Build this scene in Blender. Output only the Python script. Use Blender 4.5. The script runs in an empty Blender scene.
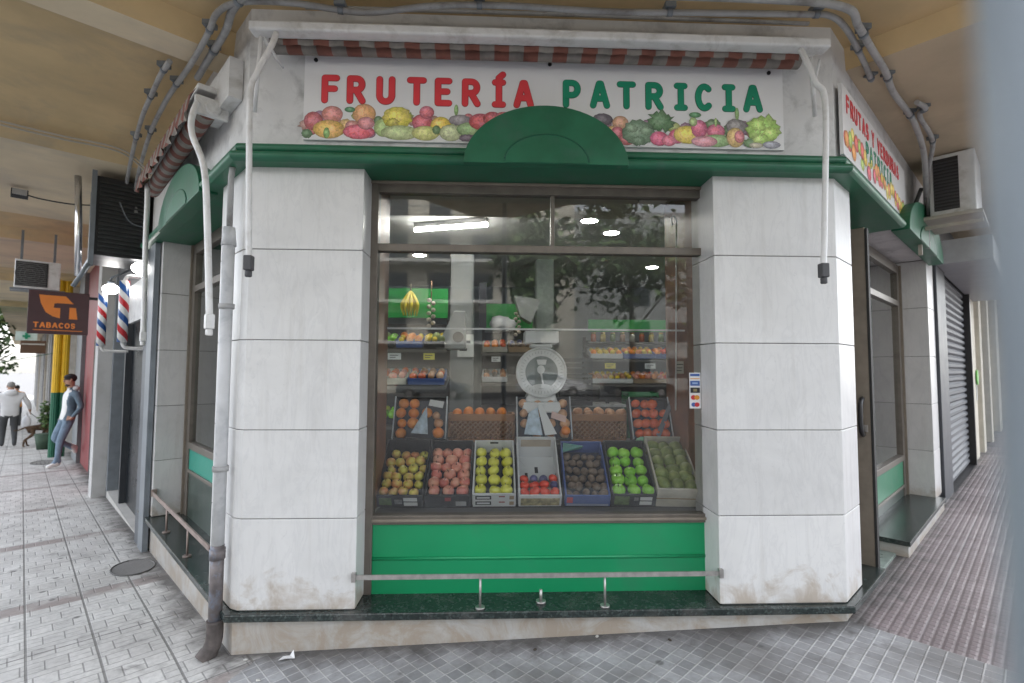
import bpy, bmesh, math, random
from mathutils import Vector, Matrix, Euler
rnd = random.Random(11)
scene = bpy.context.scene
COL = scene.collection
rad = math.radians

# ------------------------------------------------------------------ frames
AL, AR = rad(132.0), rad(41.0)
LC, RC = Vector((-1.475, 0, 0)), Vector((2.135, 0, 0))
UL = Vector((math.cos(AL), math.sin(AL), 0)); NL = Vector((-math.sin(AL), math.cos(AL), 0))
UR = Vector((math.cos(AR), math.sin(AR), 0)); NR = Vector((math.sin(AR), -math.cos(AR), 0))
def frame(o, u, n):
    return Matrix(((u.x, n.x, 0, o.x), (u.y, n.y, 0, o.y), (0, 0, 1, 0), (0, 0, 0, 1)))
FF = frame(Vector((0, 0, 0)), Vector((1, 0, 0)), Vector((0, -1, 0)))   # along x, outwards, up
FL = frame(LC, UL, NL)
FR = frame(RC, UR, NR)
def gz(x, y):
    p = Vector((x, y, 0))
    b = .027 + .038 * max(-1.55, min(2.1, x))
    sl = (p - LC).dot(UL)
    t = sl - .3
    if t > 0: b -= .034 * min(t, 40)
    return b
def gzf(F, s, d):
    w = F @ Vector((s, d, 0)); return gz(w.x, w.y)

# ------------------------------------------------------------------ materials
def _new(name):
    m = bpy.data.materials.new(name); m.use_nodes = True
    nt = m.node_tree; b = nt.nodes['Principled BSDF']
    return m, nt, b
def N(nt, t, **kw):
    n = nt.nodes.new(t)
    for k, v in kw.items():
        if k in ('operation', 'blend_type', 'data_type', 'noise_dimensions', 'feature', 'distance', 'wave_type', 'bands_direction', 'attribute_name', 'vector_type', 'rotation_type', 'noise_type'):
            setattr(n, k, v)
        else: n.inputs[k].default_value = v
    return n
def ramp(nt, stops):
    r = nt.nodes.new('ShaderNodeValToRGB'); e = r.color_ramp.elements
    while len(e) < len(stops): e.new(.5)
    for i, (p, c) in enumerate(stops):
        e[i].position = p; e[i].color = c if len(c) == 4 else (*c, 1)
    return r
def mixc(nt, fac, a, b, mode='MIX'):
    n = nt.nodes.new('ShaderNodeMix'); n.data_type = 'RGBA'; n.blend_type = mode
    for i, v in ((0, fac), (6, a), (7, b)):
        if hasattr(v, 'links') or isinstance(v, bpy.types.NodeSocket): nt.links.new(v, n.inputs[i])
        else: n.inputs[i].default_value = v if i == 0 else (*v[:3], 1)
    return n.outputs[2]
def pos(nt):
    return nt.nodes.new('ShaderNodeNewGeometry').outputs['Position']
def objc(nt):
    return nt.nodes.new('ShaderNodeTexCoord').outputs['Object']
def noise(nt, vec, scale, detail=4, rough=.55, dist=0):
    n = N(nt, 'ShaderNodeTexNoise', Scale=scale, Detail=detail, Roughness=rough, Distortion=dist)
    nt.links.new(vec, n.inputs['Vector']); return n.outputs['Fac']
def bumpit(nt, b, h, strength=.3, dist=.01):
    n = N(nt, 'ShaderNodeBump', Strength=strength, Distance=dist)
    nt.links.new(h, n.inputs['Height']); nt.links.new(n.outputs['Normal'], b.inputs['Normal'])
MC = {}
def M(name, col, rough=.5, metal=0, var=.12, vs=6, bump=0, bs=80, spec=.5, rnd_obj=0, dirt=None, dscale=3, coat=0):
    """general painted / plain surface with uneven tone, optional grime patches and fine bump"""
    if name in MC: return MC[name]
    m, nt, b = _new(name)
    P = objc(nt) if rnd_obj else pos(nt)
    n1 = noise(nt, P, vs, 5)
    lo = tuple(max(0, c * (1 - var)) for c in col); hi = tuple(min(1, c * (1 + var)) for c in col)
    r = ramp(nt, [(.3, lo), (.7, hi)]); nt.links.new(n1, r.inputs['Fac'])
    c = r.outputs['Color']
    if dirt:
        n2 = noise(nt, P, dscale, 6, .65, .4)
        rr = ramp(nt, [(.5, (0, 0, 0)), (.72, (1, 1, 1))]); nt.links.new(n2, rr.inputs['Fac'])
        c = mixc(nt, rr.outputs['Color'], c, dirt)
    if rnd_obj:
        oi = nt.nodes.new('ShaderNodeObjectInfo')
        h = N(nt, 'ShaderNodeHueSaturation'); nt.links.new(c, h.inputs['Color'])
        mr = N(nt, 'ShaderNodeMapRange'); nt.links.new(oi.outputs['Random'], mr.inputs['Value'])
        mr.inputs['To Min'].default_value = 1 - rnd_obj; mr.inputs['To Max'].default_value = 1 + rnd_obj
        nt.links.new(mr.outputs[0], h.inputs['Value'])
        mh = N(nt, 'ShaderNodeMapRange'); nt.links.new(oi.outputs['Random'], mh.inputs['Value'])
        mh.inputs['To Min'].default_value = .5 - rnd_obj * .06; mh.inputs['To Max'].default_value = .5 + rnd_obj * .06
        nt.links.new(mh.outputs[0], h.inputs['Hue'])
        c = h.outputs['Color']
    nt.links.new(c, b.inputs['Base Color'])
    b.inputs['Metallic'].default_value = metal; b.inputs['Specular IOR Level'].default_value = spec
    rr = N(nt, 'ShaderNodeMapRange'); nt.links.new(n1, rr.inputs['Value'])
    rr.inputs['To Min'].default_value = max(.03, rough - .1); rr.inputs['To Max'].default_value = min(1, rough + .1)
    nt.links.new(rr.outputs[0], b.inputs['Roughness'])
    if bump: bumpit(nt, b, noise(nt, P, bs, 3), bump, .004)
    if coat: b.inputs['Coat Weight'].default_value = coat
    MC[name] = m; return m
def emis(name, col, st):
    m, nt, b = _new(name); b.inputs['Base Color'].default_value = (*col, 1)
    b.inputs['Emission Color'].default_value = (*col, 1); b.inputs['Emission Strength'].default_value = st; return m
def fruit(name, a, c, scale=3, rough=.3, rv=.12, spot=None):
    """fruit skin: two tones blending over the fruit, fine specks, each fruit a little different"""
    m, nt, b = _new(name); P = objc(nt); oi = nt.nodes.new('ShaderNodeObjectInfo')
    mp = N(nt, 'ShaderNodeVectorMath', operation='ADD'); nt.links.new(P, mp.inputs[0])
    sc = N(nt, 'ShaderNodeVectorMath', operation='SCALE'); nt.links.new(oi.outputs['Location'], sc.inputs[0]); sc.inputs['Scale'].default_value = 7
    nt.links.new(sc.outputs[0], mp.inputs[1])
    n1 = noise(nt, mp.outputs[0], scale * 4, 3)
    r = ramp(nt, [(.38, a), (.64, c)]); nt.links.new(n1, r.inputs['Fac'])
    n2 = noise(nt, mp.outputs[0], 120, 2)
    r2 = ramp(nt, [(.55, (0, 0, 0)), (.7, (1, 1, 1))]); nt.links.new(n2, r2.inputs['Fac'])
    f = N(nt, 'ShaderNodeMath', operation='MULTIPLY'); nt.links.new(r2.outputs['Color'], f.inputs[0]); f.inputs[1].default_value = .25
    c2 = mixc(nt, f.outputs[0], r.outputs['Color'], spot or tuple(min(1, v * 1.6 + .03) for v in c))
    h = N(nt, 'ShaderNodeHueSaturation'); nt.links.new(c2, h.inputs['Color'])
    mr = N(nt, 'ShaderNodeMapRange'); nt.links.new(oi.outputs['Random'], mr.inputs['Value'])
    mr.inputs['To Min'].default_value = 1 - rv; mr.inputs['To Max'].default_value = 1 + rv
    nt.links.new(mr.outputs[0], h.inputs['Value']); nt.links.new(h.outputs['Color'], b.inputs['Base Color'])
    b.inputs['Roughness'].default_value = rough; b.inputs['Subsurface Weight'].default_value = 0
    bumpit(nt, b, n2, .15, .002)
    return m

def marble_mat(name, base=.74, tint=(1, 1, 1.01), stain_z=.55, stain_lo=.62):
    m, nt, b = _new(name); P = pos(nt)
    n1 = noise(nt, P, 2.2, 6, .6, 1.2)
    c1 = tuple(base * t for t in tint); c0 = tuple(base * .88 * t for t in tint)
    r = ramp(nt, [(.3, c0), (.65, c1)]); nt.links.new(n1, r.inputs['Fac'])
    mp = N(nt, 'ShaderNodeMapping'); mp.inputs['Scale'].default_value = (9, 9, 2.2); mp.inputs['Rotation'].default_value = (.3, .5, .2); nt.links.new(P, mp.inputs[0])
    v = noise(nt, mp.outputs[0], 1.0, 8, .6, 1.5)
    vr = ramp(nt, [(.46, (0, 0, 0)), (.5, (1, 1, 1)), (.54, (0, 0, 0))]); nt.links.new(v, vr.inputs['Fac'])
    f = N(nt, 'ShaderNodeMath', operation='MULTIPLY'); nt.links.new(vr.outputs['Color'], f.inputs[0]); f.inputs[1].default_value = .2
    c = mixc(nt, f.outputs[0], r.outputs['Color'], (base * .66, base * .66, base * .68))
    # vertical drips and scuffs
    mp2 = N(nt, 'ShaderNodeMapping'); mp2.inputs['Scale'].default_value = (14, 14, .9); nt.links.new(P, mp2.inputs[0])
    d = noise(nt, mp2.outputs[0], 1, 5, .6)
    dr = ramp(nt, [(.55, (0, 0, 0)), (.78, (1, 1, 1))]); nt.links.new(d, dr.inputs['Fac'])
    f2 = N(nt, 'ShaderNodeMath', operation='MULTIPLY'); nt.links.new(dr.outputs['Color'], f2.inputs[0]); f2.inputs[1].default_value = .34
    c = mixc(nt, f2.outputs[0], c, (.42, .40, .37))
    # brown splash stains at the foot
    sx = nt.nodes.new('ShaderNodeSeparateXYZ'); nt.links.new(P, sx.inputs[0])
    zr = N(nt, 'ShaderNodeMapRange'); nt.links.new(sx.outputs['Z'], zr.inputs['Value'])
    zr.inputs['From Min'].default_value = .12; zr.inputs['From Max'].default_value = stain_z; zr.inputs['To Min'].default_value = stain_lo; zr.inputs['To Max'].default_value = 0
    dn = noise(nt, P, 4.5, 6, .68, .8)
    ad = N(nt, 'ShaderNodeMath', operation='ADD'); nt.links.new(zr.outputs[0], ad.inputs[0]); nt.links.new(dn, ad.inputs[1])
    sr = ramp(nt, [(.80, (0, 0, 0)), (1.15, (1, 1, 1))]); nt.links.new(ad.outputs[0], sr.inputs['Fac'])
    f3 = N(nt, 'ShaderNodeMath', operation='MULTIPLY'); nt.links.new(sr.outputs['Color'], f3.inputs[0]); f3.inputs[1].default_value = .6
    c = mixc(nt, f3.outputs[0], c, (.30, .215, .13))
    # small grey scratches
    sc = noise(nt, P, 26, 3, .5, 2.5)
    scr = ramp(nt, [(.68, (0, 0, 0)), (.72, (1, 1, 1))]); nt.links.new(sc, scr.inputs['Fac'])
    f4 = N(nt, 'ShaderNodeMath', operation='MULTIPLY'); nt.links.new(scr.outputs['Color'], f4.inputs[0]); f4.inputs[1].default_value = .3
    c = mixc(nt, f4.outputs[0], c, (.45, .45, .46))
    gi = nt.nodes.new('ShaderNodeNewGeometry'); ir = N(nt, 'ShaderNodeMapRange'); nt.links.new(gi.outputs['Random Per Island'], ir.inputs['Value']); ir.inputs['To Min'].default_value = .91; ir.inputs['To Max'].default_value = 1.04
    c = mixc(nt, 1.0, c, ir.outputs[0], 'MULTIPLY')
    nt.links.new(c, b.inputs['Base Color']); b.inputs['Roughness'].default_value = .36
    bumpit(nt, b, noise(nt, P, 40, 4), .12, .004)
    return m

def granite_mat():
    m, nt, b = _new('dark green granite'); P = pos(nt)
    v = N(nt, 'ShaderNodeTexVoronoi', Scale=90); nt.links.new(P, v.inputs['Vector'])
    r = ramp(nt, [(0, (.010, .014, .014)), (.6, (.022, .032, .030)), (1, (.07, .09, .085))]); nt.links.new(v.outputs['Color'], r.inputs['Fac'])
    n = noise(nt, P, 7, 5, .6)
    rr = ramp(nt, [(.5, (0, 0, 0)), (.75, (.5, .5, .5))]); nt.links.new(n, rr.inputs['Fac'])
    c = mixc(nt, rr.outputs['Color'], r.outputs['Color'], (.12, .115, .11))
    nt.links.new(c, b.inputs['Base Color']); b.inputs['Roughness'].default_value = .25
    return m

def paving_mat(kind):
    m, nt, b = _new(kind + ' paving'); P = pos(nt)
    mp = N(nt, 'ShaderNodeMapping'); mp.inputs['Rotation'].default_value = (0, 0, -(AL if kind == 'street' else AR))
    nt.links.new(P, mp.inputs[0]); V = mp.outputs[0]
    big = noise(nt, P, 1.1, 6, .6, .6); fine = noise(nt, P, 30, 5, .65); mid = noise(nt, P, 6, 5, .6, .4)
    def mapr(src, a0, a1, b0, b1):
        q = N(nt, 'ShaderNodeMapRange'); nt.links.new(src, q.inputs['Value'])
        for k, v in (('From Min', a0), ('From Max', a1), ('To Min', b0), ('To Max', b1)): q.inputs[k].default_value = v
        return q.outputs[0]
    def math_(op, a, c):
        q = N(nt, 'ShaderNodeMath', operation=op)
        for i, v in enumerate((a, c)):
            if isinstance(v, (int, float)): q.inputs[i].default_value = v
            else: nt.links.new(v, q.inputs[i])
        return q.outputs[0]
    sp = nt.nodes.new('ShaderNodeSeparateXYZ'); nt.links.new(V, sp.inputs[0])
    if kind == 'street':
        # each 0.19 m course: a plain thin strip, then a row of blocks; every second block is split lengthwise
        u = math_('DIVIDE', math_('ADD', sp.outputs['X'], 50.0), .19); row = math_('FLOOR', u, 0); fu = math_('FRACT', u, 0)
        par = math_('MULTIPLY', math_('FRACT', math_('MULTIPLY', row, .5), 0), .1)
        v = math_('DIVIDE', math_('ADD', math_('ADD', sp.outputs['Y'], 50.0), par), .10); fv = math_('FRACT', v, 0); cell = math_('FLOOR', v, 0)
        jh = mapr(math_('ABSOLUTE', math_('SUBTRACT', math_('ABSOLUTE', math_('SUBTRACT', fu, .16), 0), .16), 0), .010, .028, 1, 0)
        jend = mapr(fu, .975, .99, 0, 1); jh = math_('MAXIMUM', jh, jend)
        jv = math_('MULTIPLY', mapr(math_('ABSOLUTE', math_('SUBTRACT', fv, .5), 0), .455, .475, 0, 1), math_('GREATER_THAN', fu, .32))
        spl = math_('MULTIPLY', mapr(math_('ABSOLUTE', math_('SUBTRACT', fu, .66), 0), .012, .028, 1, 0), math_('GREATER_THAN', math_('FRACT', math_('MULTIPLY', cell, .5), 0), .25))
        jt = math_('MAXIMUM', math_('MAXIMUM', jh, jv), math_('MULTIPLY', spl, .8))
        wn = N(nt, 'ShaderNodeTexWhiteNoise'); cv = nt.nodes.new('ShaderNodeCombineXYZ'); nt.links.new(row, cv.inputs[0]); nt.links.new(cell, cv.inputs[1]); nt.links.new(cv.outputs[0], wn.inputs['Vector'])
        c = mixc(nt, wn.outputs['Value'], (.67, .66, .635), (.55, .54, .52))
        c = mixc(nt, math_('MULTIPLY', jt, .6), c, (.17, .165, .16))
        # deep joint lines every 0.30 m across, every 0.95 m along
        def lines(src, per, off, w):
            q = math_('ADD', src, off); q = math_('DIVIDE', q, per); q = math_('FRACT', q, 0)
            q = math_('SUBTRACT', q, .5); q = math_('ABSOLUTE', q, 0); return mapr(q, .5 - w / per, .5 - w / per * .5, 0, 1)
        LCo = (LC.x * math.cos(-AL) - LC.y * math.sin(-AL), LC.x * math.sin(-AL) + LC.y * math.cos(-AL))
        l1 = lines(sp.outputs['Y'], .30, -LCo[1] + .07 + 3.0, .008)
        l2 = lines(sp.outputs['X'], .98, -LCo[0] - 1.80 + 9.8, .008)
        # grey-pink tactile bands across the pavement every two metres
        q = math_('ADD', sp.outputs['X'], -LCo[0] - 1.61 + 19.6); q = math_('DIVIDE', q, 1.96); q = math_('FRACT', q, 0)
        band = mapr(q, .092, .0925, 1, 0)
        bn = mapr(noise(nt, P, 2.4, 2), .42, .55, .25, .9)
        c = mixc(nt, math_('MULTIPLY', band, bn), c, (.30, .25, .235))
        ln = math_('MAXIMUM', l1, l2)
        c = mixc(nt, math_('MULTIPLY', ln, .8), c, (.15, .145, .14))
        hgt = math_('SUBTRACT', math_('SUBTRACT', 1, jt), ln)
        tone = mixc(nt, mapr(big, .35, .7, 0, .5), (1, 1, 1), (.55, .53, .52))
    elif kind == 'corner':
        br = N(nt, 'ShaderNodeTexBrick', Scale=1.0); nt.links.new(V, br.inputs['Vector'])
        br.inputs['Brick Width'].default_value = .074; br.inputs['Row Height'].default_value = .074; br.offset = 0
        br.inputs['Mortar Size'].default_value = .005; br.inputs['Mortar Smooth'].default_value = .6
        br.inputs['Color1'].default_value = (.27, .275, .285, 1); br.inputs['Color2'].default_value = (.40, .405, .415, 1); br.inputs['Mortar'].default_value = (.52, .52, .52, 1)
        c = br.outputs['Color']; hgt = br.outputs['Fac']
        tone = mixc(nt, mapr(big, .4, .64, 0, .85), (1.05, 1.05, 1.05), (.45, .43, .41))
    else:
        def tri(src, per):
            q = math_('FRACT', math_('DIVIDE', src, per), 0); return math_('ABSOLUTE', math_('SUBTRACT', q, .5), 0)
        l = mapr(tri(sp.outputs['Y'], .048), .22, .45, 0, 1); l2 = mapr(tri(sp.outputs['X'], .06), .30, .46, 0, 1)
        seam = mapr(tri(sp.outputs['Y'], .288), .478, .492, 0, 1)
        c = mixc(nt, math_('MULTIPLY', l, .6), (.29, .245, .25), (.23, .19, .19)); c = mixc(nt, math_('MULTIPLY', l2, .6), c, (.19, .16, .165)); c = mixc(nt, seam, c, (.36, .33, .335))
        hgt = math_('SUBTRACT', 1, math_('MAXIMUM', l, math_('MULTIPLY', l2, .7)))
        tone = mixc(nt, mapr(big, .38, .66, 0, .9), (1.0, .98, .98), (.52, .48, .48))
    c = mixc(nt, 1.0, c, tone, 'MULTIPLY')
    c = mixc(nt, mapr(fine, .4, .75, 0, .35), c, (.16, .15, .145))
    # dark chewing-gum and oil spots
    vo = N(nt, 'ShaderNodeTexVoronoi', Scale=4.5); vo.inputs['Randomness'].default_value = 1; nt.links.new(P, vo.inputs['Vector'])
    c = mixc(nt, mapr(vo.outputs['Distance'], .07, .12, .7, 0), c, (.07, .068, .065))
    c = mixc(nt, mapr(mid, .56, .76, 0, .6), c, (.12, .112, .106))
    # grime collected in a strip along the foot of the shop
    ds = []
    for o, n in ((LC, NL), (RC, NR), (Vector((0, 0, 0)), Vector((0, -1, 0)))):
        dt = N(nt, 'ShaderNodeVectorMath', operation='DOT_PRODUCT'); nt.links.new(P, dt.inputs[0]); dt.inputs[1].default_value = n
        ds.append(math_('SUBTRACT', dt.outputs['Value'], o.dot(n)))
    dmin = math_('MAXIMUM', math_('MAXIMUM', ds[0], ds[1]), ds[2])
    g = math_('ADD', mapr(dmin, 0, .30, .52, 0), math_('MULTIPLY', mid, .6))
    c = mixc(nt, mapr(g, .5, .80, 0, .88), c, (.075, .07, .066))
    nt.links.new(c, b.inputs['Base Color'])
    nt.links.new(mapr(mid, .3, .7, .45, .75), b.inputs['Roughness'])
    h2 = math_('ADD', hgt, math_('MULTIPLY', fine, .35))
    bumpit(nt, b, h2, .55, .006)
    return m

def glass_mat(name='window glass', k=1.9, tint=(.93, .96, .95)):
    m, nt, b = _new(name); nt.nodes.remove(b)
    o = nt.nodes['Material Output']
    t = N(nt, 'ShaderNodeBsdfTransparent'); t.inputs['Color'].default_value = (*tint, 1)
    g = N(nt, 'ShaderNodeBsdfGlossy'); g.inputs['Roughness'].default_value = .0; g.inputs['Color'].default_value = (1, 1, 1, 1)
    f = N(nt, 'ShaderNodeFresnel'); f.inputs['IOR'].default_value = 1.5
    mu = N(nt, 'ShaderNodeMath', operation='MULTIPLY'); nt.links.new(f.outputs[0], mu.inputs[0]); mu.inputs[1].default_value = k; mu.use_clamp = True
    # dusty film that catches a little light
    df = N(nt, 'ShaderNodeBsdfDiffuse'); df.inputs['Color'].default_value = (.6, .62, .62, 1)
    P = pos(nt); n = noise(nt, P, 2.5, 6, .65, .5)
    mr = N(nt, 'ShaderNodeMapRange'); nt.links.new(n, mr.inputs['Value']); mr.inputs['From Min'].default_value = .35; mr.inputs['From Max'].default_value = .75
    mr.inputs['To Min'].default_value = .002; mr.inputs['To Max'].default_value = .012
    m1 = N(nt, 'ShaderNodeMixShader'); nt.links.new(mr.outputs[0], m1.inputs[0]); nt.links.new(t.outputs[0], m1.inputs[1]); nt.links.new(df.outputs[0], m1.inputs[2])
    m2 = N(nt, 'ShaderNodeMixShader'); nt.links.new(mu.outputs[0], m2.inputs[0]); nt.links.new(m1.outputs[0], m2.inputs[1]); nt.links.new(g.outputs[0], m2.inputs[2])
    nt.links.new(m2.outputs[0], o.inputs['Surface']); return m
def vcol_mat(name, rough=.45):
    m, nt, b = _new(name)
    a = nt.nodes.new('ShaderNodeAttribute'); a.attribute_name = 'print'
    n = noise(nt, pos(nt), 70, 6, .7, .6)
    r = ramp(nt, [(.30, (.62, .62, .62)), (.5, (1.12, 1.12, 1.12)), (.72, (1.45, 1.45, 1.45))]); nt.links.new(n, r.inputs['Fac'])
    n2 = noise(nt, pos(nt), 22, 5, .6, 1.0)
    r2 = ramp(nt, [(.42, (0, 0, 0)), (.62, (.55, .55, .55))]); nt.links.new(n2, r2.inputs['Fac'])
    h = N(nt, 'ShaderNodeHueSaturation', Hue=.46, Saturation=.8, Value=1.15); nt.links.new(a.outputs['Color'], h.inputs['Color'])
    c = mixc(nt, r2.outputs['Color'], a.outputs['Color'], h.outputs['Color'])
    nt.links.new(mixc(nt, 1.0, c, r.outputs['Color'], 'MULTIPLY'), b.inputs['Base Color']); b.inputs['Roughness'].default_value = rough
    return m
def stripe_mat(name, c1, c2, axis, period, F=None, extra_dirt=True):
    m, nt, b = _new(name); P = pos(nt)
    dt = N(nt, 'ShaderNodeVectorMath', operation='DOT_PRODUCT'); nt.links.new(P, dt.inputs[0]); dt.inputs[1].default_value = axis
    q = N(nt, 'ShaderNodeMath', operation='DIVIDE'); nt.links.new(dt.outputs['Value'], q.inputs[0]); q.inputs[1].default_value = period
    f = N(nt, 'ShaderNodeMath', operation='FRACT'); nt.links.new(q.outputs[0], f.inputs[0])
    g = N(nt, 'ShaderNodeMath', operation='GREATER_THAN'); nt.links.new(f.outputs[0], g.inputs[0]); g.inputs[1].default_value = .5
    c = mixc(nt, g.outputs[0], c1, c2)
    n = noise(nt, P, 9, 5, .6)
    r = ramp(nt, [(.3, (.6, .6, .6)), (.7, (1.1, 1.1, 1.1))]); nt.links.new(n, r.inputs['Fac'])
    nt.links.new(mixc(nt, 1.0, c, r.outputs['Color'], 'MULTIPLY'), b.inputs['Base Color']); b.inputs['Roughness'].default_value = .85
    return m

# ------------------------------------------------------------------ mesh builder
class MB:
    def __init__(s, F=None): s.bm = bmesh.new(); s.F = F; s.col = None
    def add(s, vs, fs, mi=0, smooth=False, color=None):
        bv = [s.bm.verts.new(v) for v in vs]
        out = []
        for f in fs:
            try:
                fc = s.bm.faces.new([bv[i] for i in f]); fc.material_index = mi; fc.smooth = smooth; out.append(fc)
            except ValueError: pass
        if color is not None:
            if s.col is None: s.col = s.bm.loops.layers.float_color.new('print')
            for fc in out:
                for l in fc.loops: l[s.col] = (*(color[bv.index(l.vert)] if isinstance(color, list) else color), 1)
        return s
    def box(s, x0, x1, y0, y1, z0, z1, mi=0, T=None):
        v = [Vector(p) for p in ((x0, y0, z0), (x1, y0, z0), (x1, y1, z0), (x0, y1, z0), (x0, y0, z1), (x1, y0, z1), (x1, y1, z1), (x0, y1, z1))]
        if T: v = [T @ p for p in v]
        return s.add(v, [(0, 3, 2, 1), (4, 5, 6, 7), (0, 1, 5, 4), (1, 2, 6, 5), (2, 3, 7, 6), (3, 0, 4, 7)], mi)
    def prism(s, pts, z0, z1, mi=0, zf=None):
        """plan polygon extruded in z"""
        n = len(pts)
        v = [(p[0], p[1], z0 if zf is None else zf(p)) for p in pts] + [(p[0], p[1], z1) for p in pts]
        return s.add(v, [tuple(range(n))[::-1], tuple(range(n, 2 * n))] + [(i, (i + 1) % n, n + (i + 1) % n, n + i) for i in range(n)], mi)
    def plate(s, pts, d0, d1, mi=0, color=None, smooth=False):
        """outline in the x/z plane extruded in y from d0 to d1"""
        n = len(pts)
        v = [(p[0], d0, p[1]) for p in pts] + [(p[0], d1, p[1]) for p in pts]
        return s.add(v, [tuple(range(n))[::-1], tuple(range(n, 2 * n))] + [(i, (i + 1) % n, n + (i + 1) % n, n + i) for i in range(n)], mi, smooth, color)
    def tube(s, path, r, seg=10, mi=0, caps=True, smooth=True):
        P = [Vector(p) for p in path]; n = len(P); rr = r if isinstance(r, (list, tuple)) else [r] * n
        t = [(P[min(i + 1, n - 1)] - P[max(i - 1, 0)]).normalized() for i in range(n)]
        up = Vector((0, 0, 1)) if abs(t[0].z) < .9 else Vector((1, 0, 0))
        a = t[0].cross(up).normalized(); v = []
        for i in range(n):
            a = (a - t[i] * a.dot(t[i])).normalized(); b = t[i].cross(a)
            for k in range(seg):
                an = 2 * math.pi * k / seg; v.append(P[i] + (a * math.cos(an) + b * math.sin(an)) * rr[i])
        f = [(i * seg + k, i * seg + (k + 1) % seg, (i + 1) * seg + (k + 1) % seg, (i + 1) * seg + k) for i in range(n - 1) for k in range(seg)]
        s.add(v, f, mi, smooth)
        if caps: s.add([v[k] for k in range(seg)], [tuple(range(seg))], mi); s.add([v[(n - 1) * seg + k] for k in range(seg)], [tuple(range(seg))], mi)
        return s
    def cyl(s, p0, p1, r, seg=16, mi=0, r1=None): return s.tube([p0, p1], [r, r if r1 is None else r1], seg, mi)
    def ell(s, c, r, seg=16, rings=10, mi=0, T=None, smooth=True, f=None):
        v = []; fs = []
        for i in range(rings + 1):
            th = math.pi * i / rings
            for k in range(seg):
                ph = 2 * math.pi * k / seg
                p = Vector((math.sin(th) * math.cos(ph), math.sin(th) * math.sin(ph), math.cos(th)))
                if f: p = f(p)
                p = Vector((p.x * r[0], p.y * r[1], p.z * r[2]))
                if T: p = T @ p
                v.append(Vector(c) + p)
        for i in range(rings):
            for k in range(seg): fs.append((i * seg + k, (i + 1) * seg + k, (i + 1) * seg + (k + 1) % seg, i * seg + (k + 1) % seg))
        return s.add(v, fs, mi, smooth)
    def build(s, name, mats, parent=None, bevel=0, origin=None, weld=True, subsurf=0):
        bm = s.bm
        if s.F is not None: bmesh.ops.transform(bm, matrix=s.F, verts=bm.verts)
        if weld: bmesh.ops.remove_doubles(bm, verts=bm.verts, dist=1e-5)
        bmesh.ops.dissolve_degenerate(bm, dist=1e-6, edges=bm.edges)
        bmesh.ops.recalc_face_normals(bm, faces=bm.faces)
        if parent is not None: o3 = Vector(parent['_at'])
        elif origin is not None: o3 = Vector(origin)
        else:
            c = [v.co for v in bm.verts]
            o3 = Vector(((min(v.x for v in c) + max(v.x for v in c)) / 2, (min(v.y for v in c) + max(v.y for v in c)) / 2, min(v.z for v in c)))
        bmesh.ops.translate(bm, vec=-o3, verts=bm.verts)
        me = bpy.data.meshes.new(name); bm.to_mesh(me); bm.free()
        for m in (mats if isinstance(mats, (list, tuple)) else [mats]): me.materials.append(m)
        o = bpy.data.objects.new(name, me); COL.objects.link(o)
        if parent is not None: o.parent = parent
        else: o.location = o3
        o['_at'] = tuple(o3)
        if bevel:
            b = o.modifiers.new('edge', 'BEVEL'); b.width = bevel; b.segments = 2; b.limit_method = 'ANGLE'; b.angle_limit = rad(40)
        if subsurf:
            b = o.modifiers.new('smooth', 'SUBSURF'); b.levels = b.render_levels = subsurf
        return o
def thing(name, loc, label, cat, group=None):
    o = bpy.data.objects.new(name, None); COL.objects.link(o); o.location = loc; o['_at'] = tuple(loc); o.empty_display_size = .1
    tag(o, label, cat, group); return o
def tag(o, label, cat=None, group=None):
    o['label'] = label
    if cat: o['category'] = cat
    if group: o['group'] = group
    return o
def struct(o): o['kind'] = 'structure'; return o
def W(F, s, d, z): return F @ Vector((s, d, z))
def smooth_path(pts, n=6):
    P = [Vector(p) for p in pts]; out = []
    for i in range(len(P) - 1):
        p0 = P[max(i - 1, 0)]; p1 = P[i]; p2 = P[i + 1]; p3 = P[min(i + 2, len(P) - 1)]
        for k in range(n):
            t = k / n
            out.append(.5 * ((2 * p1) + (p2 - p0) * t + (2 * p0 - 5 * p1 + 4 * p2 - p3) * t * t + (3 * p1 - p0 - 3 * p2 + p3) * t ** 3))
    out.append(P[-1]); return out

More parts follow.
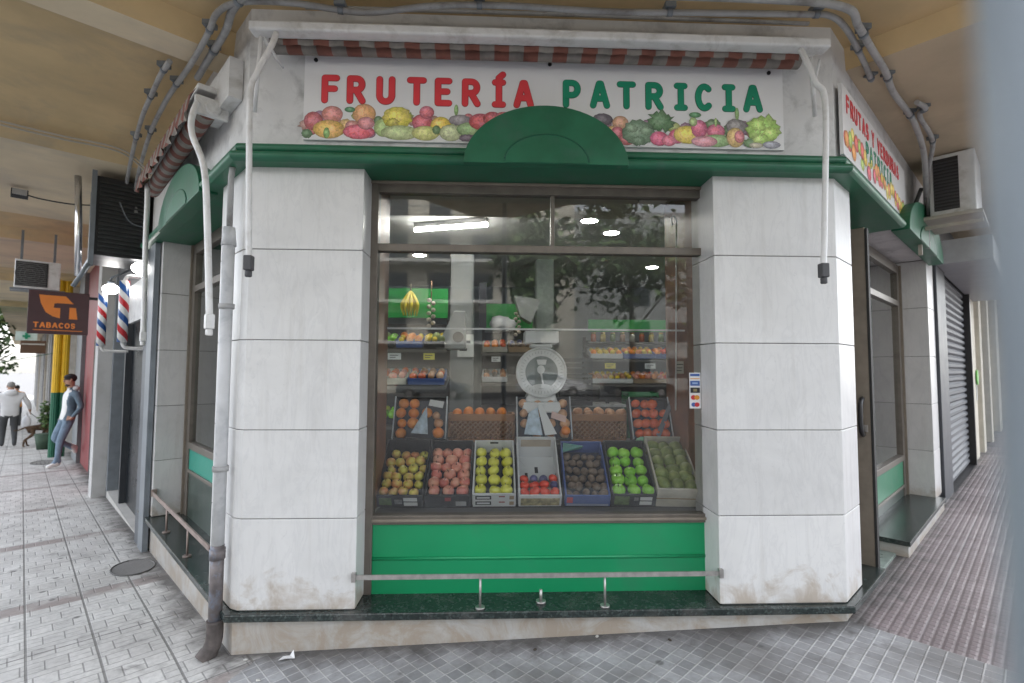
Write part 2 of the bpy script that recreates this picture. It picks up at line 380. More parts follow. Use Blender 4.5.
# ------------------------------------------------------------------ stroke lettering
def arc(cx, cy, rx, ry, a0, a1, n=8): return [(cx + rx * math.cos(rad(a0 + (a1 - a0) * i / n)), cy + ry * math.sin(rad(a0 + (a1 - a0) * i / n))) for i in range(n + 1)]
GL = {
 'F': (.5, [[(0, 0), (0, 1), (.5, 1)], [(0, .52), (.42, .52)]]),
 'R': (.54, [[(0, 0), (0, 1), (.28, 1)] + arc(.28, .74, .24, .26, 90, -90) + [(0, .48)], [(.26, .48), (.54, 0)]]),
 'P': (.52, [[(0, 0), (0, 1), (.28, 1)] + arc(.28, .72, .24, .28, 90, -90) + [(0, .44)]]),
 'U': (.54, [[(0, 1), (0, .28)] + arc(.27, .27, .27, .27, 180, 360) + [(.54, 1)]]),
 'T': (.58, [[(0, 1), (.58, 1)], [(.29, 1), (.29, 0)]]),
 'E': (.48, [[(.48, 1), (0, 1), (0, 0), (.48, 0)], [(0, .52), (.4, .52)]]),
 'I': (.34, [[(0, 1), (.34, 1)], [(.17, 1), (.17, 0)], [(0, 0), (.34, 0)]]),
 'A': (.62, [[(0, 0), (.27, 1), (.35, 1), (.62, 0)], [(.13, .32), (.49, .32)]]),
 'C': (.54, [arc(.29, .5, .29, .5, 50, 310, 14)]),
 'S': (.46, [[(.44, .86)] + arc(.23, .74, .22, .26, 50, 240, 9) + arc(.23, .26, .23, .26, 60, -140, 9)]),
 'Y': (.56, [[(0, 1), (.28, .5), (.56, 1)], [(.28, .5), (.28, 0)]]),
 'V': (.58, [[(0, 1), (.29, 0), (.58, 1)]]),
 'D': (.54, [[(0, 0), (0, 1), (.24, 1)] + arc(.24, .5, .3, .5, 90, -90, 12) + [(0, 0)]]),
 'B': (.52, [[(0, 0), (0, 1), (.26, 1)] + arc(.26, .76, .22, .24, 90, -90) + [(0, .52)], [(.26, .52)] + arc(.28, .26, .24, .26, 90, -90) + [(0, 0)]]),
 'O': (.6, [arc(.3, .5, .3, .5, 90, 450, 20)]),
}
GL['Í'] = (.34, GL['I'][1] + [[(.16, 1.2), (.34, 1.36)]])
def letter(mb, ch, x, z, h, hw, d, th, mi=0, xs=1.0):
    """rounded strokes; each stroke stands a hair above the one before so that no faces coincide"""
    k = 0
    for st in GL[ch][1]:
        P = [(x + p[0] * h * xs, z + p[1] * h) for p in st]
        for a, b in zip(P, P[1:]):
            an = math.atan2(b[1] - a[1], b[0] - a[0]); pts = []
            for i in range(7): t = an + math.pi / 2 + math.pi * i / 6; pts.append((a[0] + hw * math.cos(t), a[1] + hw * math.sin(t)))
            for i in range(7): t = an - math.pi / 2 + math.pi * i / 6; pts.append((b[0] + hw * math.cos(t), b[1] + hw * math.sin(t)))
            mb.plate(pts, d, d + th + .00012 * k, mi); k += 1

# ------------------------------------------------------------------ base materials
m_marble = marble_mat('white marble cladding', .66, (1, .995, .985))
m_plinth = marble_mat('grubby plinth stone', .50, (1, .985, .95), .30, .42)
m_granite = granite_mat()
m_green = M('dark green paint', (.014, .128, .066), .42, var=.18, vs=5, dirt=(.040, .125, .085), dscale=4)
m_greenin = M('dark green recess paint', (.016, .12, .068), .45, var=.15)
m_kick = M('bright green panel', (.004, .27, .105), .42, var=.06, vs=2, dirt=(.02, .25, .11), dscale=2)
m_bronze = M('bronze aluminium', (.16, .14, .12), .42, .35, var=.15, vs=12)
m_bronze2 = M('light bronze aluminium', (.25, .215, .175), .4, .3, var=.12, vs=12)
m_black = M('black paint', (.018, .018, .02), .4, var=.3)
m_rubber = M('black rubber', (.02, .02, .02), .7)
m_plaster = M('old white render', (.68, .68, .68), .85, var=.08, vs=4, bump=.5, bs=22, dirt=(.42, .42, .42), dscale=5)
m_ceil = M('tan arcade plaster', (.65, .49, .275), .9, var=.13, vs=1.6, bump=.2, bs=30, dirt=(.48, .38, .25), dscale=1.3)
m_beam = M('pale beam plaster', (.74, .62, .44), .9, var=.10, vs=1.6, bump=.2, bs=30, dirt=(.58, .50, .39), dscale=1.1)
m_white = M('white enamel', (.72, .72, .72), .4, var=.06, vs=9, dirt=(.5, .49, .47), dscale=7)
m_grey = M('grey plastic conduit', (.37, .37, .37), .6, var=.15, vs=8, dirt=(.20, .19, .18), dscale=6)
m_greymetal = M('blue grey metal', (.19, .212, .235), .45, .2, var=.15, vs=7)
m_steel = M('worn stainless steel', (.42, .40, .385), .38, .75, var=.2, vs=25)
m_glass = glass_mat('window glass', .85, (.975, .985, .98))
m_sideglass = glass_mat('side window glass', 1.5, (.86, .93, .90))
m_sign = M('white sign panel', (.80, .80, .81), .4, var=.03, vs=2)
m_red = M('red vinyl', (.76, .055, .07), .45, var=.05)
m_redline = M('dark red vinyl', (.30, .02, .03), .45, var=.05)
m_gvinyl = M('green vinyl', (.008, .27, .15), .45, var=.05)
m_gline = M('darker green vinyl', (.004, .09, .05), .45, var=.05)
m_print = vcol_mat('printed fruit picture')
m_wood = M('brown wood panel', (.20, .085, .04), .45, var=.35, vs=5)
m_tanwood = M('tan wicker', (.33, .19, .10), .7, var=.3, vs=30)
m_inwall = M('grey shop wall', (.22, .235, .235), .8, var=.08)
m_inceil = M('shop ceiling', (.60, .60, .59), .85, var=.05)
m_infloor = M('shop floor tile', (.28, .27, .25), .35, var=.1)

# ================================================================== GROUND
def sheet(name, fn, us, vs, mat, dz, label=None):
    mb = MB(); vv = []
    for u in us:
        for v in vs:
            p = fn(u, v); vv.append((p[0], p[1], gz(p[0], p[1]) + dz))
    n = len(vs)
    mb.add(vv, [(i * n + j, (i + 1) * n + j, (i + 1) * n + j + 1, i * n + j + 1) for i in range(len(us) - 1) for j in range(n - 1)], smooth=True)
    o = mb.build(name, mat, origin=(0, 0, 0)); struct(o); return o
m_asphalt = M('asphalt', (.075, .075, .078), .85, var=.2, vs=3, bump=.5, bs=120)
xs = [-260, -120, -60, -30, -20, -14, -10, -7, -5, -3.5, -2, -1, 0, 1, 2, 3.5, 5, 8, 12, 20, 40, 90, 260]
ground = MB(); gv = []
for x in xs:
    for y in xs: gv.append((x, y, gz(x, y) - .14))
n = len(xs)
ground.add(gv, [(i * n + j, (i + 1) * n + j, (i + 1) * n + j + 1, i * n + j + 1) for i in range(n - 1) for j in range(n - 1)], smooth=True)
struct(ground.build('road', m_asphalt, origin=(0, 0, 0)))
BL = lambda r: Vector((-1.25, .1, 0)) + Vector((-.30, -.954, 0)) * r
BR = lambda r: RC + NR * (r - .35) + UR * .02
RMAX = 3.7
rs = [0, .15, .3, .5, .8, 1.2, 1.7, 2.3, 3, RMAX]
ss = [0, .3, .6, 1, 1.5, 2, 3, 4.5, 6, 8, 10, 13, 17, 22, 30, 42, 70]
sheet('street_pavement', lambda r, s: BL(r) + UL * s, rs, ss, paving_mat('street'), 0)
sheet('corner_pavement', lambda r, t: BL(r).lerp(BR(r), t), rs, [i / 10 for i in range(11)], paving_mat('corner'), 0)
sheet('side_pavement', lambda r, s: BR(r) + UR * s, rs, ss, paving_mat('side'), 0)
kb = MB(); m_kerb = M('kerb stone', (.36, .36, .35), .8, bump=.3, bs=50)
edge = [BL(RMAX) + UL * s for s in reversed(ss)] + [BL(RMAX).lerp(BR(RMAX), t / 8) for t in range(1, 8)] + [BR(RMAX) + UR * s for s in ss]
kv = []
for i, p in enumerate(edge):
    q = edge[min(i + 1, len(edge) - 1)]; o = edge[max(i - 1, 0)]; t = (q - o).normalized(); nn = Vector((-t.y, t.x, 0))
    if nn.dot(Vector((0, -1, 0))) < 0: nn = -nn
    z = gz(p.x, p.y); a = p + nn * .16
    kv += [(p.x, p.y, z - .2), (p.x, p.y, z + .004), (a.x, a.y, z + .004), (a.x, a.y, z - .2)]
kb.add(kv, [(i * 4 + k, (i + 1) * 4 + k, (i + 1) * 4 + k + 1, i * 4 + k + 1) for i in range(len(edge) - 1) for k in range(3)])
struct(kb.build('kerb', m_kerb, origin=(0, 0, 0)))

# ================================================================== SHOP BUILDING
shop = thing('fruit_shop', (0.33, .1, 0), 'corner fruit shop with white marble pillars, dark green moulding and big display window', 'shop building')
# pillars as stacked marble courses
ZJ = [.215, .73, 1.24, 1.767, 2.308, 2.84]
def pillar(pts, label=None):
    mb = MB()
    for a, b in zip(ZJ, ZJ[1:]): mb.prism(pts, a + .002, b - .002)
    c = sum((Vector((p[0], p[1])) for p in pts), Vector((0, 0))) / len(pts)
    core = [tuple(Vector((p[0], p[1])).lerp(c, .03)) for p in pts]
    o = mb.build('pillar', m_marble, shop, bevel=.004)
    k = MB().prism(core, .2, 2.9); k.build('pillar_core', M('dark joint mortar', (.13, .125, .12), .9), o_parent(o))
    return o
def o_parent(o): return o
def pl(F, s, d): v = F @ Vector((s, d, 0)); return (v.x, v.y)
pillar([(-.78, 0), (-.78, .34), pl(FL, .5, -.34), pl(FL, .5, 0), pl(FL, .035, 0), (-1.475 + .03, 0)])
pillar([(1.36, 0), (2.135, 0), pl(FR, .36, 0), pl(FR, .36, -.28), (1.36, .34)])
pillar([pl(FL, 2.50, 0), pl(FL, 3.05, 0), pl(FL, 3.05, -.34), pl(FL, 2.50, -.34)])
pillar([pl(FR, 3.55, 0), pl(FR, 4.0, 0), pl(FR, 4.0, -.34), pl(FR, 3.55, -.34)])
# plinth and granite ledge
pf = [(-.9, .3), pl(FL, 3.05, -.3), pl(FL, 3.05, -.005), pl(FL, 0, -.005), (-1.475, .0), (2.135, 0.0), pl(FR, .8, -.005), pl(FR, .8, -.3), (1.6, .3)]
pf = [pl(FL, 3.05, -.25), pl(FL, 3.05, -.006), (-1.471, .004), (.33, .004), (2.133, .004), pl(FR, .80, -.006), pl(FR, .80, -.35), (1.9, .5), (-1.2, .5)]
MB().prism(pf, -.5, .168).build('plinth', m_plinth, shop, bevel=.004)
lg = MB()
lf = [pl(FL, 2.98, -.33), pl(FL, 2.98, .045), (-1.475 - .021, -.045), (2.135 + .016, -.045), pl(FR, .82, .045), pl(FR, .82, -.28), (1.8, .32), (-1.25, .32)]
lg.prism(lf, .170, .212)
lg.build('ledge', m_granite, shop, bevel=.006)
# upper wall band
uw = [pl(FL, 60, -.4), pl(FL, 60, -.02)]
uw = [pl(FL, 3.05, -.30), pl(FL, 3.05, .01), (-1.475, -.012), (2.135, -.012), pl(FR, 4.0, .01), pl(FR, 4.0, -.30), (1.98, .3), (-1.33, .3)]
MB().prism(uw, 2.845, 3.95).build('upper_wall', m_plaster, shop)
# green moulding: swept profile along left face, front, right face
def sweep(profile, stations, closed=False):
    mb = MB(); vs = []
    for o, nvec in stations:
        for d, z in profile: p = o + nvec * d; vs.append((p.x, p.y, z))
    n = len(profile)
    mb.add(vs, [(i * n + k, (i + 1) * n + k, (i + 1) * n + (k + 1) % n, i * n + (k + 1) % n) for i in range(len(stations) - 1) for k in range(n)], smooth=False)
    mb.add(vs[:n], [tuple(range(n))]); mb.add(vs[-n:], [tuple(range(n))]); return mb
def miter(n1, n2): b = (n1 + n2); return b / (1 + n1.dot(n2)) if True else b
NF = Vector((0, -1, 0))
prof = [(-.3, 2.805), (.085, 2.805)] + [(.085 + .028 * math.cos(rad(a)), 2.836 + .028 * math.sin(rad(a))) for a in range(-70, 71, 20)] + [(.075, 2.868)] + [(.052 + .026 * math.cos(rad(a)), 2.897 + .027 * math.sin(rad(a))) for a in range(-70, 91, 20)] + [(-.05, 2.926), (-.3, 2.926)]
st = [(W(FL, 3.02, 0, 0), NL), (LC, miter(NL, NF)), (RC, miter(NF, NR)), (W(FR, 1.66, 0, 0), NR)]
sweep(prof, st).build('moulding', m_green, shop, bevel=.003)
st2 = [(W(FR, 3.2, 0, 0), NR), (W(FR, 4.0, 0, 0), NR)]
# half-round canopies
def half_disc(F, s0, w, h, z0, d0, d1, rin=(.50, .47)):
    c = s0
    out = [(c + w * math.cos(rad(a)), z0 + h * math.sin(rad(a))) for a in range(0, 181, 6)]
    mb = MB(F); mb.plate(out, d0, d1)
    o = mb.build('arched_canopy', m_green, shop, bevel=.004)
    inn = [(c + w * rin[0] * math.cos(rad(a)), z0 + .003 + h * rin[1] * math.sin(rad(a))) for a in range(0, 181, 6)]
    MB(F).plate(inn, d1 - .05, d1 + .006).build('inner_arch', m_green, o, bevel=.002)
    # shadow line round the inner arch, drawn as a darker green tube
    MB(F).tube([(c + w * (rin[0] + .012) * math.cos(rad(a)), d1 + .001, z0 + h * (rin[1] + .02) * math.sin(rad(a))) for a in range(4, 177, 6)], .006, 6).build('arch_shadow_line', m_gline, o)
    return o
half_disc(FF, .311, .487, .352, 2.806, -.0, .135)
half_disc(FL, 1.35, .72, .34, 2.79, -.0, .115)
half_disc(FR, 2.72, 1.02, .40, 2.80, -.0, .13)
# window: front
fw = MB(FF)
X0, X1, DY = -.785, 1.44, -.2
win = MB(FF).box(X0, X0 + .05, DY - .06, DY + .01, .212, 2.805).box(X1 - .05, X1, DY - .06, DY + .01, .212, 2.805).box(X0 + .05, X1 - .05, DY - .06, DY + .008, 2.735, 2.805) \
    .box(X0 + .05, X1 - .05, DY - .06, DY + .012, .635, .690).box(X0 + .05, X1 - .05, DY - .055, DY + .012, 2.352, 2.400).box(.375, .400, DY - .05, DY - .005, 2.400, 2.735) \
    .build('window_frame', m_bronze, shop, bevel=.003)
MB(FF).box(X0 + .05, X1 - .05, DY - .027, DY - .021, .69, 2.352).build('pane', m_glass, win)
MB(FF).box(X0 + .05, .375, DY - .027, DY - .021, 2.40, 2.735).build('pane', m_glass, win)
MB(FF).box(.40, X1 - .05, DY - .033, DY - .027, 2.40, 2.735).build('pane', m_glass, win)
MB(FF).box(X0 + .05, X1 - .05, DY - .05, DY - .004, .212, .635).tube([(X0 + .05, DY - .004, .425), (X1 - .05, DY - .004, .425)], .011, 8).build('kick_panel', m_kick, win)
MB(FF).box(X0 + .05, X1 - .05, DY + .012, DY + .03, .655, .672).build('frame_trim', m_bronze2, win, bevel=.002); MB(FF).box(X0, X1, DY + .008, DY + .03, 2.785, 2.803).build('frame_trim', m_bronze2, win, bevel=.002)
# window: left street side
def side_window(F, s0, s1, kick, k0=.65, k1=.84):
    d = -.24
    w = MB(F).box(s0, s0 + .05, d - .06, d, .212, 2.8).box(s1 - .16, s1, d - .06, d, .212, 2.8).box(s0 + .05, s1 - .16, d - .06, d, 2.70, 2.8).box(s0 + .05, s1 - .16, d - .06, d + .002, 2.33, 2.39) \
        .box(s0 + .05, s1 - .16, d - .06, d + .004, k1, k1 + .06).box(s0 + .05, s1 - .16, d - .06, d + .003, k0 - .03, k0).build('window_frame', m_bronze, shop, bevel=.003)
    MB(F).box(s0 + .05, s1 - .16, d - .035, d - .029, k1 + .06, 2.33).box(s0 + .05, s1 - .16, d - .035, d - .029, 2.39, 2.70).build('pane', m_sideglass, w)
    MB(F).box(s0 + .05, s1 - .16, d - .045, d - .01, k0, k1).build('kick_panel', kick, w)
    MB(F).box(s0 + .05, s1 - .16, d - .045, d - .012, .212, k0 - .03).build('lower_panel', M('dark olive panel', (.05, .07, .06), .35), w)
    MB(F).box(s1 - .055, s1 - .03, d, d + .02, .212, 2.8).build('frame_trim', m_bronze2, w)
    return w
side_window(FL, .5, 2.5, M('teal green panel', (.02, .26, .19), .35, var=.05))
w = side_window(FR, 1.66, 3.55, M('green side panel', (.03, .19, .10), .35, var=.15), .36, .62)
# entrance on the right street: step, open door leaf
MB(FR).prism([(1.56, -.6), (1.56, .06), (3.62, .06), (3.62, -.6)], -.3, .196).build('entrance_step', m_plinth, shop, bevel=.004)
MB(FR).prism([(1.54, -.6), (1.54, .075), (3.62, .075), (3.62, -.6)], .198, .236).build('step_slab', m_granite, shop, bevel=.004)
MB(FR).prism([(.825, -.8), (.825, -.02), (1.535, -.02), (1.535, -.8)], -.3, .13).build('threshold', M('greenish threshold stone', (.20, .24, .215), .3, var=.3, vs=20), shop, bevel=.004)
MB(FR).box(.425, .46, -.3, -.14, .212, 2.8).box(1.56, 1.66, -.30, -.20, .236, 2.8).box(.46, 1.56, -.30, -.24, 2.70, 2.8).build('door_frame', m_bronze, shop, bevel=.003)
door = MB(FR).box(.80, .845, -.20, -.012, .15, 2.66).box(.805, .84, -.88, -.20, .15, .25).box(.805, .84, -.88, -.20, 2.58, 2.66).box(.805, .84, -.93, -.88, .15, 2.66).build('door', m_bronze2, shop, bevel=.004)
MB(FR).box(.819, .825, -.88, -.20, .62, 2.58).build('pane', m_sideglass, door)
MB(FR).box(.816, .828, -.88, -.20, .25, .62).build('door_panel', M('green side panel', (.02, .28, .12), .35), door)
MB(FR).box(.795, .85, -.012, .004, .16, 2.65).build('rubber_seal', m_rubber, door)
MB(FR).tube(smooth_path([(.80, -.06, 1.40), (.76, -.055, 1.395), (.715, -.055, 1.35), (.715, -.055, 1.19), (.76, -.055, 1.145), (.80, -.06, 1.14)], 5), .016, 8).build('handle', m_black, door)
MB(FR).box(.792, .802, -.055, -.03, 1.16, 1.21).cyl((.802, -.042, 1.19), (.786, -.042, 1.19), .012).build('lock', m_steel, door)
# interior shell
fl = [pl(FL, .4, -.33), pl(FL, 3.0, -.33), (-3.6, 6.4), (5.6, 6.4), pl(FR, 3.95, -.33), pl(FR, .8, -.4), (1.44, .3), (-.8, .3)]
MB().prism(fl, .05, .19).build('shop_floor', m_infloor, shop)
MB().prism(fl, 3.16, 3.3).build('shop_ceiling', m_inceil, shop)
MB(FF).box(-1.3, 1.95, -1.35, -.31, 2.94, 3.15).build('ceiling_soffit', M('window soffit', (.46, .43, .38), .85), shop)
bw = MB()
wl = [pl(FL, 3.04, -.345), (-3.6, 6.4), (5.6, 6.4), pl(FR, 3.99, -.345)]
for a, b in zip(wl, wl[1:]):
    A, B = Vector((*a, 0)), Vector((*b, 0)); t = (B - A).normalized(); nn = Vector((-t.y, t.x, 0)) * .1
    bw.add([A, B, B + nn, A + nn, *[p + Vector((0, 0, 3.2)) for p in (A, B, B + nn, A + nn)]], [(0, 1, 2, 3), (4, 5, 6, 7), (0, 1, 5, 4), (1, 2, 6, 5), (2, 3, 7, 6), (3, 0, 4, 7)])
bw.build('back_wall', m_inwall, shop)
MB(FF).box(1.405, 1.435, -1.0, -.265, .69, 2.94).build('wood_lining', m_wood, shop)
MB(FF).box(-.785, -.75, -.62, -.265, .69, 2.94).build('wood_lining', m_wood, shop)
MB(FF).box(-.75, 1.405, -1.28, -.262, .60, .672).build('display_shelf', M('display shelf', (.16, .155, .15), .4), shop)
MB(FF).box(-.75, 1.405, -1.30, -1.28, .19, .60).build('shelf_front', m_wood, shop)
MB(FF).box(-.05 - .47, -.05 - .19, -3.5, -3.2, .19, 3.16).build('inner_column', m_inwall, shop)
MB(FF).box(.62, .86, -4.3, -4.0, .19, 3.16).build('inner_column', M('pale column', (.30, .34, .32), .8), shop)
MB(FF).box(.10, .58, -5.2, -5.1, .19, 2.3).build('back_door', M('dark brown doorway', (.05, .035, .03), .6), shop)
# lamps inside
def lamp(name, mb, em, body, label, cat, grp=None, **k):
    pass
t = thing('tube_light', (-.45, 2.2, 3.05), 'long white fluorescent tube on the shop ceiling behind the upper pane', 'ceiling light')
m_tube = emis('lit tube', (1, .98, .93), 12)
MB().cyl((-.84, 2.35, 3.09), (-.06, 2.1, 3.09), .018, 10).build('tube', m_tube, t)
MB().box(-.41, .41, -.03, .03, 3.11, 3.158, T=Matrix.Translation((-.45, 2.225, 0)) @ Matrix.Rotation(math.atan2(-.25, .78), 4, 'Z')).build('housing', m_white, t)
m_spot = emis('lit downlight', (1, .97, .9), 15)
for i, (x, y) in enumerate(((1.0, 2.1), (1.34, 2.55), (-1.0, 3.8), (2.4, 4.4))):
    lab = ['round lit downlight in the shop ceiling, nearer of the two beside each other', 'round lit downlight in the shop ceiling, right of the nearer one', 'round lit downlight in shop ceiling above green header board', 'round lit downlight deep at the back right of the shop'][i]
    t = thing('downlight', (x, y, 3.16), lab, 'ceiling light', 'downlights in the shop ceiling')
    MB().cyl((x, y, 3.158), (x, y, 3.148), .085, 24).build('lens', m_spot, t)
    MB().tube([(x + .092 * math.cos(a * math.pi / 12), y + .092 * math.sin(a * math.pi / 12), 3.152) for a in range(25)], .009, 6).build('rim', m_white, t)
t = thing('round_ceiling_lamp', (1.22, .72, 2.90), 'unlit round ceiling lamp under the window soffit, dark rim', 'ceiling light')
MB().cyl((1.22, .72, 2.939), (1.22, .72, 2.905), .115, 28).build('rim', m_black, t)
MB().cyl((1.22, .72, 2.904), (1.22, .72, 2.885), .105, 28).build('diffuser', M('white diffuser', (.8, .8, .78), .5), t)

# guard rails on the granite ledge
g = thing('guard_rail', (.3, -.02, .212), 'thin steel guard rail on posts in front of the bright green panel', 'guard rail')
MB(FF).box(-.79, 1.37, .005, .013, .385, .412).build('rail', m_steel, g)
for x in (-.06, .672): MB(FF).cyl((x, .0, .213), (x, .0, .39), .007, 8).cyl((x, 0, .212), (x, 0, .222), .028, 14).build('post', m_steel, g)
MB(FF).cyl((.30, -.06, .212), (.30, -.06, .225), .03, 14).cyl((.30, -.06, .22), (.30, -.06, .29), .009, 8).build('broken_post', m_steel, g)
for x0, x1 in ((-.80, -.775), (1.35, 1.375)): MB(FF).box(x0, x1, -.004, .022, .375, .425).build('end_bracket', m_steel, g)
g = thing('guard_rail', W(FL, 1.5, 0, .212), 'rusty steel guard rail along the side window over dark ledge', 'guard rail')
MB(FL).box(.5, 2.5, -.004, .006, .42, .455).build('rail', M('rusty steel', (.30, .235, .21), .5, .4, var=.25, vs=14), g)
for s in (1.15, 1.9): MB(FL).cyl((s, -.012, .213), (s, -.012, .43), .008, 8).cyl((s, -.012, .212), (s, -.012, .222), .03, 14).build('post', M('rusty steel', (.3, .2, .2), .5), g)
MB(FL).box(2.47, 2.50, -.03, .012, .41, .47).build('end_bracket', M('rusty steel', (.3, .2, .2), .5), g)

# ================================================================== SIGNS
def xpx(px): return -1.116 + (px - 305) * .00612
def zpx(py): return 3.214 - (py - 105) * .00629
sg = thing('shop_sign', (.33, -.03, 2.93), 'long white shop sign reading FRUTERÍA PATRICIA above a band of printed fruit', 'sign')
MB(FF).box(-1.14, 1.80, .014, .034, 2.965, 3.497).build('sign_board', m_sign, sg, bevel=.002)
for x, z in ((xpx(312), 3.455), (xpx(543), 3.47), (xpx(767), 3.455)): MB(FF).cyl((x, .03, z), (x, .041, z), .012, 12).build('screw', m_black, sg)
H = .138; ZB = 3.209; HW = .0180
red, redl, grn, grnl = MB(FF), MB(FF), MB(FF), MB(FF)
for ch, a in zip('FRUTERÍA', (-1.017, -.867, -.691, -.508, -.34, -.176, .006, .138)):
    letter(red, ch, a, ZB, H, HW, .036, .0012); letter(redl, ch, a, ZB, H, HW + .0028, .0345, .0008)
for ch, a in zip('PATRICIA', (.44, .607, .774, .951, 1.13, 1.262, 1.432, 1.565)):
    letter(grn, ch, a, ZB + .01, H, HW, .036, .0012); letter(grnl, ch, a, ZB + .01, H, HW + .0024, .0345, .0008)
redl.build('red_lettering_outline', m_redline, sg, weld=False); red.build('red_lettering', m_red, sg, weld=False)
grnl.build('green_lettering_outline', m_gline, sg, weld=False); grn.build('green_lettering', m_gvinyl, sg, weld=False)
pr = MB(FF)
def blob(mb, cx, cz, rx, rz, col, k, rough=0, n=26, tf=None, d0=.0352):
    ph = rnd.random() * 6
    def ring(f, jig): return [(cx + rx * f * (1 + jig * math.sin(ph + 3.7 * i) * rnd.random()) * math.cos(2 * math.pi * i / n), cz + rz * f * (1 + jig * math.cos(ph + 2.9 * i) * rnd.random()) * math.sin(2 * math.pi * i / n)) for i in range(n)]
    d = d0 + .00008 * k
    FS = (1, .93, .78, .58, .36, .14); BR_ = (.50, .78, .98, 1.10, 1.28, 1.45)
    cc = [tuple(min(1, v * f + (.06 if f > 1.2 else 0)) for v in col) for f in BR_]
    vs = []; cs_ = []; base = ring(1, rough)
    for q, f in enumerate(FS):
        ox, oz = -.22 * rx * (1 - f), .26 * rz * (1 - f)
        for p in base: vs.append((cx + (p[0] - cx) * f + ox, d, cz + (p[1] - cz) * f + oz)); cs_.append(cc[q])
    fs = [(q * n + i, q * n + (i + 1) % n, (q + 1) * n + (i + 1) % n, (q + 1) * n + i) for q in range(len(FS) - 1) for i in range(n)] + [tuple(range(len(FS) * n - n, len(FS) * n))]
    mb.add(vs, fs, color=cs_)
fr = [(311, 124, 9, 10, (.45, .06, .06), 0), (305, 137, 5, 5, (.05, .15, .04), .2), (329, 117, 10, 9, (.60, .2, .14), 0), (360, 116, 11, 11, (.68, .36, .10), 0), (346, 112, 5, 3, (.03, .22, .08), 0), (349, 128, 7, 6, (.5, .2, .15), 0),
      (326, 133, 15, 10, (.72, .45, .06), .06), (355, 135, 15, 8, (.7, .07, .10), .03), (324, 138, 3, 6, (.15, .35, .06), 0), (362, 125, 8, 7, (.6, .2, .2), 0), (379, 129, 9, 10, (.34, .5, .16), 0), (392, 119, 14, 12, (.66, .6, .03), .16), (388, 124, 6, 5, (.45, .4, .02), .3),
      (417, 123, 10, 9, (.55, .07, .09), 0), (421, 113, 7, 7, (.6, .10, .12), 0), (435, 126, 10, 10, (.76, .56, .03), .06), (395, 134, 18, 8, (.42, .52, .22), 0), (420, 136, 13, 8, (.55, .58, .16), 0), (431, 130, 4, 5, (.08, .2, .05), .2), (454, 120, 11, 6, (.25, .22, .24), .1), (450, 110, 2, 6, (.2, .4, .1), 0), (445, 133, 11, 9, (.5, .56, .3), 0), (464, 129, 13, 8, (.28, .45, .18), .05),
      (462, 139, 9, 4, (.16, .10, .16), .2), (474, 121, 11, 9, (.6, .06, .07), 0), (486, 118, 9, 8, (.55, .05, .05), 0), (497, 116, 8, 6, (.6, .1, .1), 0), (486, 130, 12, 9, (.45, .5, .2), 0), (596, 116, 10, 7, (.09, .07, .10), .05), (614, 119, 8, 8, (.6, .33, .18), 0), (611, 129, 7, 7, (.55, .09, .10), 0),
      (620, 136, 8, 6, (.5, .1, .1), 0), (655, 117, 14, 11, (.06, .19, .06), .45), (632, 129, 16, 14, (.13, .24, .14), .14), (625, 124, 6, 5, (.18, .30, .18), .3), (640, 126, 6, 5, (.18, .30, .18), .3), (632, 136, 7, 5, (.10, .2, .11), .3), (653, 136, 9, 8, (.62, .07, .16), 0), (671, 131, 8, 8, (.6, .07, .15), 0), (663, 137, 7, 6, (.68, .15, .22), 0), (682, 129, 14, 10, (.74, .6, .06), 0),
      (694, 123, 8, 10, (.6, .10, .20), .08), (688, 116, 4, 5, (.3, .45, .15), .2), (711, 125, 9, 8, (.58, .09, .16), 0), (711, 116, 1.5, 5, (.3, .5, .15), 0), (690, 109, 6, 3, (.05, .24, .08), 0), (732, 120, 10, 9, (.22, .2, .2), .08), (733, 107, 2, 7, (.2, .38, .1), 0), (712, 136, 14, 7, (.24, .42, .15), 0), (699, 139, 13, 6, (.64, .26, .3), 0), (731, 133, 9, 11, (.6, .42, .12), 0), (735, 130, 5, 7, (.6, .15, .15), 0),
      (760, 122, 17, 15, (.30, .55, .07), .3), (755, 118, 8, 7, (.42, .66, .12), .4), (767, 126, 8, 7, (.40, .62, .10), .4), (747, 137, 8, 5, (.08, .2, .05), .3), (757, 132, 8, 6, (.36, .58, .1), .4), (768, 140, 9, 4, (.28, .28, .34), .1), (752, 141, 7, 3, (.45, .42, .3), 0)]
bk = [(305 + i * 6.1 + rnd.uniform(-3, 3), rnd.uniform(120, 138), rnd.uniform(4, 8), rnd.uniform(4, 7), rnd.choice([(.35, .45, .12), (.55, .12, .12), (.65, .45, .12), (.10, .22, .08), (.45, .25, .2), (.3, .15, .25)]), rnd.choice([0, .1, .35])) for i in range(77)]
for k, (px, py, rx, ry, c, rg) in enumerate(bk): blob(pr, xpx(px), max(zpx(py), 2.972 + ry * .0066), rx * .0062, ry * .0062, tuple(v * .8 + .06 for v in c), k * .12, rg, 18, d0=.0341)
for k, (px, py, rx, ry, c, rg) in enumerate(fr): blob(pr, xpx(px), max(zpx(py + 2.5), 2.972 + ry * .0058), rx * .0063, ry * .0057, tuple(v * .86 + .07 for v in c), k, max(rg, .03))
pr.build('printed_fruit', m_print, sg, weld=False)
